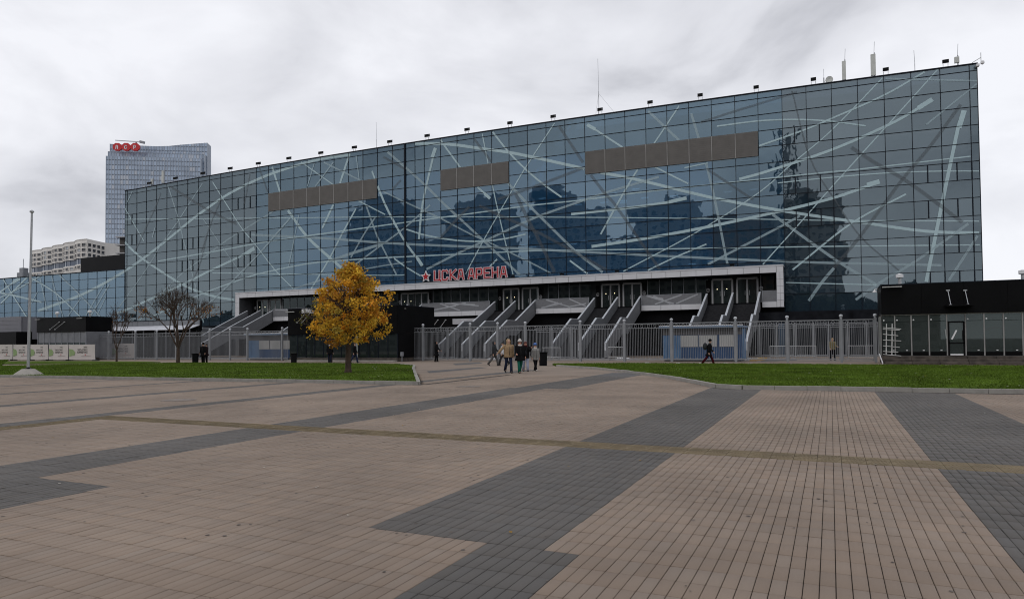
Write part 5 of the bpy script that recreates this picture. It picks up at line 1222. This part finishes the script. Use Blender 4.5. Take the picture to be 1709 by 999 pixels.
# fallen leaves and scraps on the paving and lawns
n = 1500; X = rng.uniform(-30, 5.5, n); Y = rng.uniform(4.5, 45, n)
inl = inside(X, Y, np.array(LO)) | inside(X, Y, np.array(RK+RF+[(26, RF[-1][1])]))
near_t = np.exp(-((X-my.location.x)**2+(Y-my.location.y)**2)/60)
k_ = rng.random(n) < .20+.8*near_t+.25*inl; X, Y, inl = X[k_], Y[k_], inl[k_]; n = len(X); lit = thing('fallen_leaves', 'fallen leaves and pale scraps scattered over paving and lawn', 'leaves', (0,0,0)); lit['kind'] = 'stuff'
ctr = np.stack([X, Y, np.where(inl, .125, .012)], 1); v = np.zeros((n,4,3)); a = rng.uniform(0, 6.28, n); s_ = rng.uniform(.008, .026, n)*(1+1.2*inl)
for k, (x, y) in enumerate(((-1,-.6),(1,-.5),(.8,.6),(-.7,.7))):
    v[:,k,0] = X+s_*(x*np.cos(a)-y*np.sin(a)); v[:,k,1] = Y+s_*(x*np.sin(a)+y*np.cos(a)); v[:,k,2] = ctr[:,2]+rng.uniform(-.004,.008,n)
me = bpy.data.meshes.new('scraps'); me.from_pydata(v.reshape(-1,3).tolist(), [], np.arange(n*4).reshape(-1,4).tolist())
ca = me.color_attributes.new('tone', 'FLOAT_COLOR', 'CORNER'); c = np.concatenate([pal(n, [(.5,.47,.42),(.32,.2,.05),(.18,.1,.05)], [3,3,2]), np.ones((n,1))],1).astype(np.float32); ca.data.foreach_set('color', np.repeat(c, 4, axis=0).ravel()); me.materials.append(leafm)
o = link('scraps', me, lit); o['kind'] = 'stuff'

# trodden gum and dark spots on the near paving
n = 420; X = rng.uniform(-16, 5, n); Y = rng.uniform(3.8, 19, n); r_ = rng.uniform(.008, .022, n); v = np.zeros((n,7,3)); 
for k in range(7): v[:,k,0] = X+r_*np.cos(k*.9)*rng.uniform(.7,1.2,n); v[:,k,1] = Y+r_*np.sin(k*.9)*rng.uniform(.7,1.2,n); v[:,k,2] = .0045
me = bpy.data.meshes.new('gum_spots'); me.from_pydata(v.reshape(-1,3).tolist(), [], np.arange(n*7).reshape(-1,7).tolist()); me.materials.append(mat('gum_dark', (.12,.10,.085), .9, .5, 3))
link('gum_spots', me, plaza)['kind'] = 'stuff'

# ------------------------------------------------------------ people
def V(*a): return Vector(a)
def loft(m, path, rad, n=12, side=V(1,0,0)):
    """tube through path; rad = (half width along side, half depth) at every point; closed ends"""
    path = [Vector(p) for p in path]; rings = []
    for i, p in enumerate(path):
        d = (path[min(i+1,len(path)-1)]-path[max(i-1,0)]).normalized(); s_ = (side-d*side.dot(d))
        s_ = s_.normalized() if s_.length > .05 else (V(0,1,0)-d*d.y).normalized()
        f_ = d.cross(s_); a, b = rad[i] if isinstance(rad[i], tuple) else (rad[i], rad[i])
        rings.append([p+s_*(a*math.cos(2*math.pi*k/n))+f_*(b*math.sin(2*math.pi*k/n)) for k in range(n)])
    vs = [v for r_ in rings for v in r_]; fs = [(j*n+k, j*n+(k+1)%n, (j+1)*n+(k+1)%n, (j+1)*n+k) for j in range(len(rings)-1) for k in range(n)]
    fs += [tuple(range(n-1,-1,-1)), tuple(range((len(rings)-1)*n, len(rings)*n))]
    m.add(vs, fs)
def ball(m, c, rx, ry, rz, z0=-1, z1=1, n=12, k=7):
    c = Vector(c); zz = [z0+(z1-z0)*i/k for i in range(k+1)]
    loft(m, [c+V(0,0,rz*math.sin(t*math.pi/2)) for t in zz], [(max(.004, rx*math.cos(t*math.pi/2)), max(.004, ry*math.cos(t*math.pi/2))) for t in zz], n)
def cloth(name, col, rough=.85): return mat('cloth_'+name, col, rough, .16, 14, bump=.35, bscale=45, spec=.06)
skin_m = mat('skin', (.50,.30,.22), .55, .06, 12); skin2 = mat('skin_ruddy', (.48,.24,.17), .55, .06, 12); mouth_m = mat('lips', (.28,.09,.08), .5); eye_m = mat('eye_dark', (.03,.02,.02), .2)
def person(u, v, face, label, jacket, trousers, shoes, hair, hgt=1.75, legs=((14,4),(-16,22)), arms=((8,6,12),(-8,6,12)), jlen=.70, hat=None, hood=None, puff=1.0, scarf=None, coat=False, z0=0, at=None, female=False, skn=skin_m, lean=0, headturn=0, wide=1.0):
    g = at or G(u, v, z0); k = hgt/1.75
    t = thing('person', label, 'person', (g.x, g.y, z0)); t.rotation_euler.z = math.atan2(-face.x, face.y); t.scale = (k, k, k)
    # joints, the figure looks along +y
    J = {}; hipz = .93
    legp = []
    for s_, (a, kb) in zip((-1,1), legs):
        a, kb = R(a), R(kb); hp = V(s_*.09, 0, 0); kn = hp+V(s_*.01, .43*math.sin(a), -.43*math.cos(a)); an = kn+V(0, .42*math.sin(a-kb), -.42*math.cos(a-kb)); legp.append([hp, kn, an, a-kb])
    drop = -min(p[2].z for p in legp)+.085; 
    for p in legp:
        for i in range(3): p[i] = p[i]+V(0,0,drop)
    hz = drop; L_ = math.tan(R(lean))
    def T(x, y, z): return V(x, y+(z-hz)*L_, z)
    ch, nk, hd = T(0,.0,hz+.42), T(0,.0,hz+.545), T(0,.02,hz+.70)
    armp = []
    for s_, (fa, oa, eb) in zip((-1,1), arms):
        fa, oa, eb = R(fa), R(oa), R(eb); sh = T(s_*.185*wide, -.005, hz+.485)
        up_ = V(s_*math.sin(oa), math.sin(fa)*math.cos(oa), -math.cos(fa)*math.cos(oa)); el = sh+up_*.29
        lo_ = V(s_*math.sin(oa)*.9, math.sin(fa+eb)*math.cos(oa), -math.cos(fa+eb)*math.cos(oa)); wr = el+lo_.normalized()*.25; armp.append((sh, el, wr, lo_.normalized(), s_))
    # body: one skinned figure with five-fingered hands
    vs, es, rs = [], [], []
    def jt(p, r_, par=None):
        vs.append(tuple(p)); rs.append(r_)
        if par is not None: es.append((par, len(vs)-1))
        return len(vs)-1
    pel = jt(T(0,0,hz+.02), .13); sp = jt(T(0,0,hz+.22), .12, pel); cst = jt(ch, .13, sp); nn_ = jt(nk, .055, cst); h0 = jt(T(0,.012,hz+.615), .066, nn_); h1 = jt(T(0,.016,hz+.68), .086, h0); h2 = jt(T(0,.006,hz+.755), .082, h1); jt(T(0,.0,hz+.80), .05, h2)
    for hp, kn, an, sa in legp:
        b = jt(hp, .085, pel); b = jt((hp+kn)/2, .075, b); b = jt(kn, .055, b); b = jt((kn*.6+an*.4), .052, b); b = jt(an, .036, b); jt(an+V(0,.10,-.05), .03, b)
    for sh, el, wr, d_, s_ in armp:
        b = jt(sh, .055, cst); b = jt(el, .042, b); b = jt((el+wr)/2, .04, b); b = jt(wr, .026, b); pm = jt(wr+d_*.055, .030, b); ax = d_.cross(V(0,1,0) if abs(d_.y) < .8 else V(1,0,0)).normalized(); cu = ax.cross(d_)*.35*s_
        for q, ln in zip((-.028,-.010,.009,.027), (.058,.072,.068,.052)):
            f0 = jt(wr+d_*.095+ax.cross(d_)*q, .0095, pm); f1 = jt(Vector(vs[f0])+(d_+ax*.25).normalized()*ln*.55, .0085, f0); jt(Vector(vs[f1])+(d_+ax*.6).normalized()*ln*.5, .007, f1)
        th = jt(wr+d_*.045+ax.cross(d_)*(-.040)+ax*.012, .010, pm); jt(Vector(vs[th])+(d_+ax*.5-ax.cross(d_)*.4).normalized()*.045, .008, th)
    me = bpy.data.meshes.new('body'); me.from_pydata(vs, es, []); bmm = bmesh.new(); bmm.from_mesh(me); lay = bmm.verts.layers.skin.verify(); bmm.verts.ensure_lookup_table()
    for i, r_ in enumerate(rs): bmm.verts[i][lay].radius = (r_, r_)
    bmm.verts[pel][lay].use_root = True; bmm.to_mesh(me); bmm.free()
    bo = link('body', me, t); bo.modifiers.new('skin', 'SKIN').use_smooth_shade = True; sb = bo.modifiers.new('smooth', 'SUBSURF'); sb.levels = 1; sb.render_levels = 1; me.materials.append(skn)
    # face
    def child(name, fn, m_, par=t):
        m = MB(); fn(m); me_ = bpy.data.meshes.new(name); me_.from_pydata(m.v, [], m.f); me_.materials.append(m_); me_.polygons.foreach_set('use_smooth', [True]*len(me_.polygons)); return link(name, me_, par)
    fy = hd.y+.085
    child('nose', lambda m: loft(m, [V(0,fy-.012,hz+.705), V(0,fy+.014,hz+.672), V(0,fy-.006,hz+.662)], [.008,.015,.010], 8), skn, bo)
    def two(m):
        for s_ in (-1,1): ball(m, (s_*.031, fy-.010, hz+.704), .013, .009, .008, n=8, k=4)
    child('eyes', two, eye_m, bo)
    child('mouth', lambda m: ball(m, (0, fy-.008, hz+.638), .024, .010, .008, n=8, k=4), mouth_m, bo)
    def ears(m):
        for s_ in (-1,1): ball(m, (s_*.086, hd.y-.02, hz+.69), .012, .022, .032, n=8, k=4)
    child('ears', ears, skn, bo)
    # trousers and shoes
    def trs(m):
        loft(m, [T(0,0,hz+.16), T(0,0,hz+.05), T(0,0,hz-.06)], [(.165*wide,.125),(.175*wide,.135),(.15*wide,.115)], 14)
        for hp, kn, an, sa in legp: loft(m, [hp+V(0,0,.03), hp*.6+kn*.4, kn, kn*.5+an*.5, an+V(0,-.008,-.045)], [(.092,.098),(.090,.094),(.075,.08),(.074,.078),(.072,.078)], 12)
    child('trousers', trs, trousers)
    for hp, kn, an, sa in legp:
        pitch = max(-.2, -sa*.9) if sa < 0 else -sa*.5
        def sh_(m):
            d_ = V(0, math.cos(pitch), -math.sin(pitch)); b0 = an+V(0,0,-.045); loft(m, [b0-d_*.085, b0-d_*.06, b0+d_*.04+V(0,0,-.004), b0+d_*.13+V(0,0,-.014), b0+d_*.185+V(0,0,-.02)], [(.025,.03),(.042,.046),(.046,.042),(.046,.030),(.022,.016)], 12)
        child('shoe', sh_, shoes)
    # jacket or coat
    def jck(m):
        bot = hz+.545-jlen; hem = .05 if jlen > .75 else .02; zs_ = [bot, bot+.05]; rr = [((.195+hem)*wide*puff,(.150+hem*1.3)*puff),((.205+hem)*wide*puff,(.158+hem*1.2)*puff)]
        steps = 14 if puff > 1.12 else 5
        for i in range(1, steps+1):
            z = bot+.05+(hz+.43-bot-.05)*i/steps; f = i/steps; w_ = (.20+.018*f)*wide*puff*(1+(.05 if i % 2 and puff > 1.02 else 0)); zs_.append(z); rr.append((w_, (.150+.008*f)*puff*(1+(.05 if i % 2 and puff > 1.02 else 0))))
        zs_ += [hz+.475, hz+.51, hz+.545, hz+.575]; rr += [(.190*wide,.135),(.145*wide,.108),(.098,.085),(.072,.072)]
        loft(m, [T(0,0,z) for z in zs_], rr, 18)
        for sh, el, wr, d_, s_ in armp:
            loft(m, [sh-V(s_*.055,0,-.012), sh+V(s_*.012,0,0), sh*.55+el*.45, el, el*.5+wr*.5, wr+d_*.012], [.062,.078*puff,.070*puff,.062*puff,.056*puff,.044], 12)
    jo = child('coat' if coat else 'jacket', jck, jacket)
    child('zip', lambda m: m.bar(T(0,.166*puff,hz+.545-jlen+.05), T(0,.16*puff,hz+.47), .014, .012, (0,1,0)), mat('zip_dark', (.02,.02,.02), .4), jo)
    # hair, hat, hood, scarf
    if hood:
        def hd_(m):
            ball(m, (0,hd.y-.058,hz+.715), .124, .104, .140, -.85, 1, 14, 8); loft(m, [T(0,-.02,hz+.51), T(0,-.02,hz+.575), T(0,-.03,hz+.62)], [(.13,.115),(.115,.105),(.118,.085)], 14)
        child('hood', hd_, hood)
    elif hat:
        col, kind = hat
        def ht(m):
            zs_ = [hz+.755, hz+.78, hz+.82, hz+.865, hz+.925 if kind == 'tall' else hz+.885]; loft(m, [V(0,hd.y-.018,z) for z in zs_], [(.104,.112),(.109,.117),(.102,.108),(.070,.076),(.022,.022)], 14)
            loft(m, [V(0,hd.y-.022,hz+.742), V(0,hd.y-.022,hz+.785)], [(.112,.118),(.112,.118)], 14)
            if kind == 'pom': ball(m, (0,hd.y-.02,hz+.885), .04,.04,.04,n=8,k=4)
        child('hat', ht, col)
    def hr(m):
        if not hood: ball(m, (0,hd.y-.030,hz+.735), .098, .100, .098, -.35, 1, 14, 7)
        if female: loft(m, [V(0,hd.y-.055,hz+.76), V(0,hd.y-.075,hz+.66), V(0,hd.y-.085,hz+.55), V(0,hd.y-.08,hz+.44)], [(.085,.04),(.10,.05),(.095,.04),(.06,.02)], 12)
    if not hood: child('hair', hr, hair)
    if scarf: child('scarf', lambda m: loft(m, [T(0,.0,hz+.515), T(0,.012,hz+.56), T(0,.014,hz+.605)], [(.10,.10),(.112,.115),(.095,.10)], 14), scarf)
    return t, k, hz
def to_cam(p): return Vector((-p.x, -p.y, 0)).normalized()
def toward(ang, p): c = to_cam(p); a = R(ang); return Vector((c.x*math.cos(a)-c.y*math.sin(a), c.x*math.sin(a)+c.y*math.cos(a), 0))   # + turns to the right in the picture
tan_j = cloth('tan', (.30,.21,.125)); blk = cloth('black', (.008,.008,.009)); nvy = cloth('navy_denim', (.022,.030,.060)); grn = cloth('green', (.012,.10,.070)); ltb = cloth('pale_denim', (.30,.33,.42))
gry = cloth('grey_puffer', (.22,.215,.205), .5); dkg = cloth('dark_grey', (.035,.037,.040)); mid = cloth('mid_grey', (.09,.09,.09)); wht = cloth('cream', (.55,.52,.49)); blu = cloth('blue_knit', (.10,.18,.42)); mrn = cloth('dark_red', (.055,.008,.012)); olv = cloth('olive', (.18,.15,.08))
shb = mat('shoe_black', (.012,.012,.013), .5); shw = mat('shoe_white', (.62,.60,.58), .5); shp = mat('shoe_brown', (.16,.10,.09), .6)
h_dark = mat('hair_dark', (.02,.012,.010), .6); h_auburn = mat('hair_auburn', (.09,.022,.016), .6); h_blond = mat('hair_blond', (.34,.23,.12), .6)
p = G(849, 622); person(849, 622, toward(14, p), 'man in a tan hooded jacket and dark jeans with one arm held out', tan_j, nvy, shb, h_dark, 1.80, ((16,6),(-14,26)), ((4,5,14),(14,46,2)), .66, hood=tan_j, wide=1.08, puff=1.06)
p = G(868, 622.2); person(868, 622.2, toward(18, p), 'woman in a white knit hat, black coat and green trousers', blk, grn, shp, h_auburn, 1.74, ((-14,22),(15,4)), ((4,9,18),(10,10,60)), .80, hat=(wht,'tall'), scarf=wht, coat=True, female=True, skn=skin2, puff=1.1)
p = G(877.5, 619.5); t_, k_, hz_ = person(877.5, 619.5, toward(10, p), 'dark haired woman in a black jacket and pale blue jeans with a bag', blk, ltb, shb, h_auburn, 1.66, ((10,4),(-10,14)), ((38,10,95),(6,8,20)), .70, female=True, skn=skin2, scarf=mrn)
p = G(893.5, 619); person(893.5, 619, toward(24, p), 'girl in a blue knit hat, grey puffer jacket and black wide trousers', gry, blk, shw, h_dark, 1.58, ((-16,12),(26,4)), ((-6,10,14),(10,8,10)), .72, hat=(blu,'short'), scarf=wht, puff=1.15)
p = G(825, 610); person(825, 610, toward(75, p), 'person in a dark hooded jacket and grey jeans walking behind the man in tan', dkg, mid, shb, h_dark, 1.72, ((20,4),(-18,24)), ((22,6,30),(-10,6,20)), .68, hood=dkg)
p = G(839.5, 609.7); person(839.5, 609.7, toward(-70, p), 'person in a white top and dark trousers half hidden behind the man in tan', cloth('white_top', (.55,.56,.58)), dkg, shb, h_dark, 1.66, ((-22,22),(20,4)), ((10,6,15),(-10,6,15)), .62)
p = G(728.5, 603.4); person(728.5, 603.4, toward(60, p), 'lone figure in a long black hooded coat by the fence gate', blk, blk, shb, h_dark, 1.72, ((3,2),(-3,3)), ((14,5,40),(14,5,40)), .95, hood=blk, coat=True)
p = G(1183.5, 608.3); person(1183.5, 608.3, toward(92, p), 'walker in a black cap with grey scarf and backpack passing the blue kiosk', blk, mrn, shb, h_dark, 1.72, ((24,4),(-22,20)), ((12,5,30),(-16,5,20)), .84, hat=(blk,'short'), scarf=mid, coat=True, lean=7)
p2 = P(1390, 596, 57.3); person(0, 0, toward(20, p2), 'blond woman in an olive jacket standing behind the fence at right', olv, blk, shb, h_blond, 1.70, ((8,2),(-8,10)), ((10,6,70),(4,6,40)), .62, at=Vector((p2.x, 57.3, 0)), female=True)
p = G(339, 606); person(339, 606, toward(-30, p), 'man in a black coat and dark trousers standing beside the litter bin', blk, blk, shb, h_dark, 1.78, ((3,2),(-3,2)), ((4,6,20),(4,6,20)), .86, coat=True, hat=(blk,'short'))
p = G(344.5, 605.6); person(344.5, 605.6, toward(-60, p), 'second dark clad figure turned toward the man by the bin', cloth('plum_black', (.018,.012,.014)), blk, shb, h_dark, 1.72, ((3,2),(-4,3)), ((10,6,30),(6,6,30)), .80, coat=True)
p = G(550.5, 605); person(550.5, 605, toward(170, p), 'person in a black jacket with white collar seen from behind near the maple', blk, cloth('dark_blue', (.010,.014,.028)), shb, h_dark, 1.72, ((8,3),(-8,8)), ((6,7,15),(6,7,15)), .72, scarf=wht)
p = G(592, 605.3); person(592, 605.3, toward(80, p), 'walking person half hidden by the maple trunk in dark blue jeans', blk, nvy, shb, h_dark, 1.72, ((18,4),(-18,16)), ((12,6,15),(-12,6,15)), .72)
def held(name, label, cat, p, fn, m_):
    t = thing(name, label, cat, tuple(p)); m = MB(); fn(m, Vector(p)); me_ = m.build('shell', m_, t, smooth=True); return t
p = G(1183.5, 608.3); rv = flat(rt); bp_ = Vector((p.x, p.y, 0))-rv*.25+Vector((0,0,1.22)); held('backpack', 'dark grey backpack on the back of the walker by the kiosk', 'backpack', bp_, lambda m, c: ball(m, c, .15, .15, .25, n=12, k=7), dkg)
p = G(875, 619.5); q = Vector((p.x, p.y, 0))+to_cam(p)*.30+Vector((0,0,1.0)); bag = held('shoulder_bag', 'black shoulder bag carried by the woman in pale jeans', 'bag', q, lambda m, c: ball(m, c, .17, .12, .15, n=12, k=7), cloth('bag_black', (.016,.017,.020), .5))
MB().bar(q+Vector((0,.02,.12)), q+Vector((.02,.12,.42)), .03).build('strap', blk, bag)
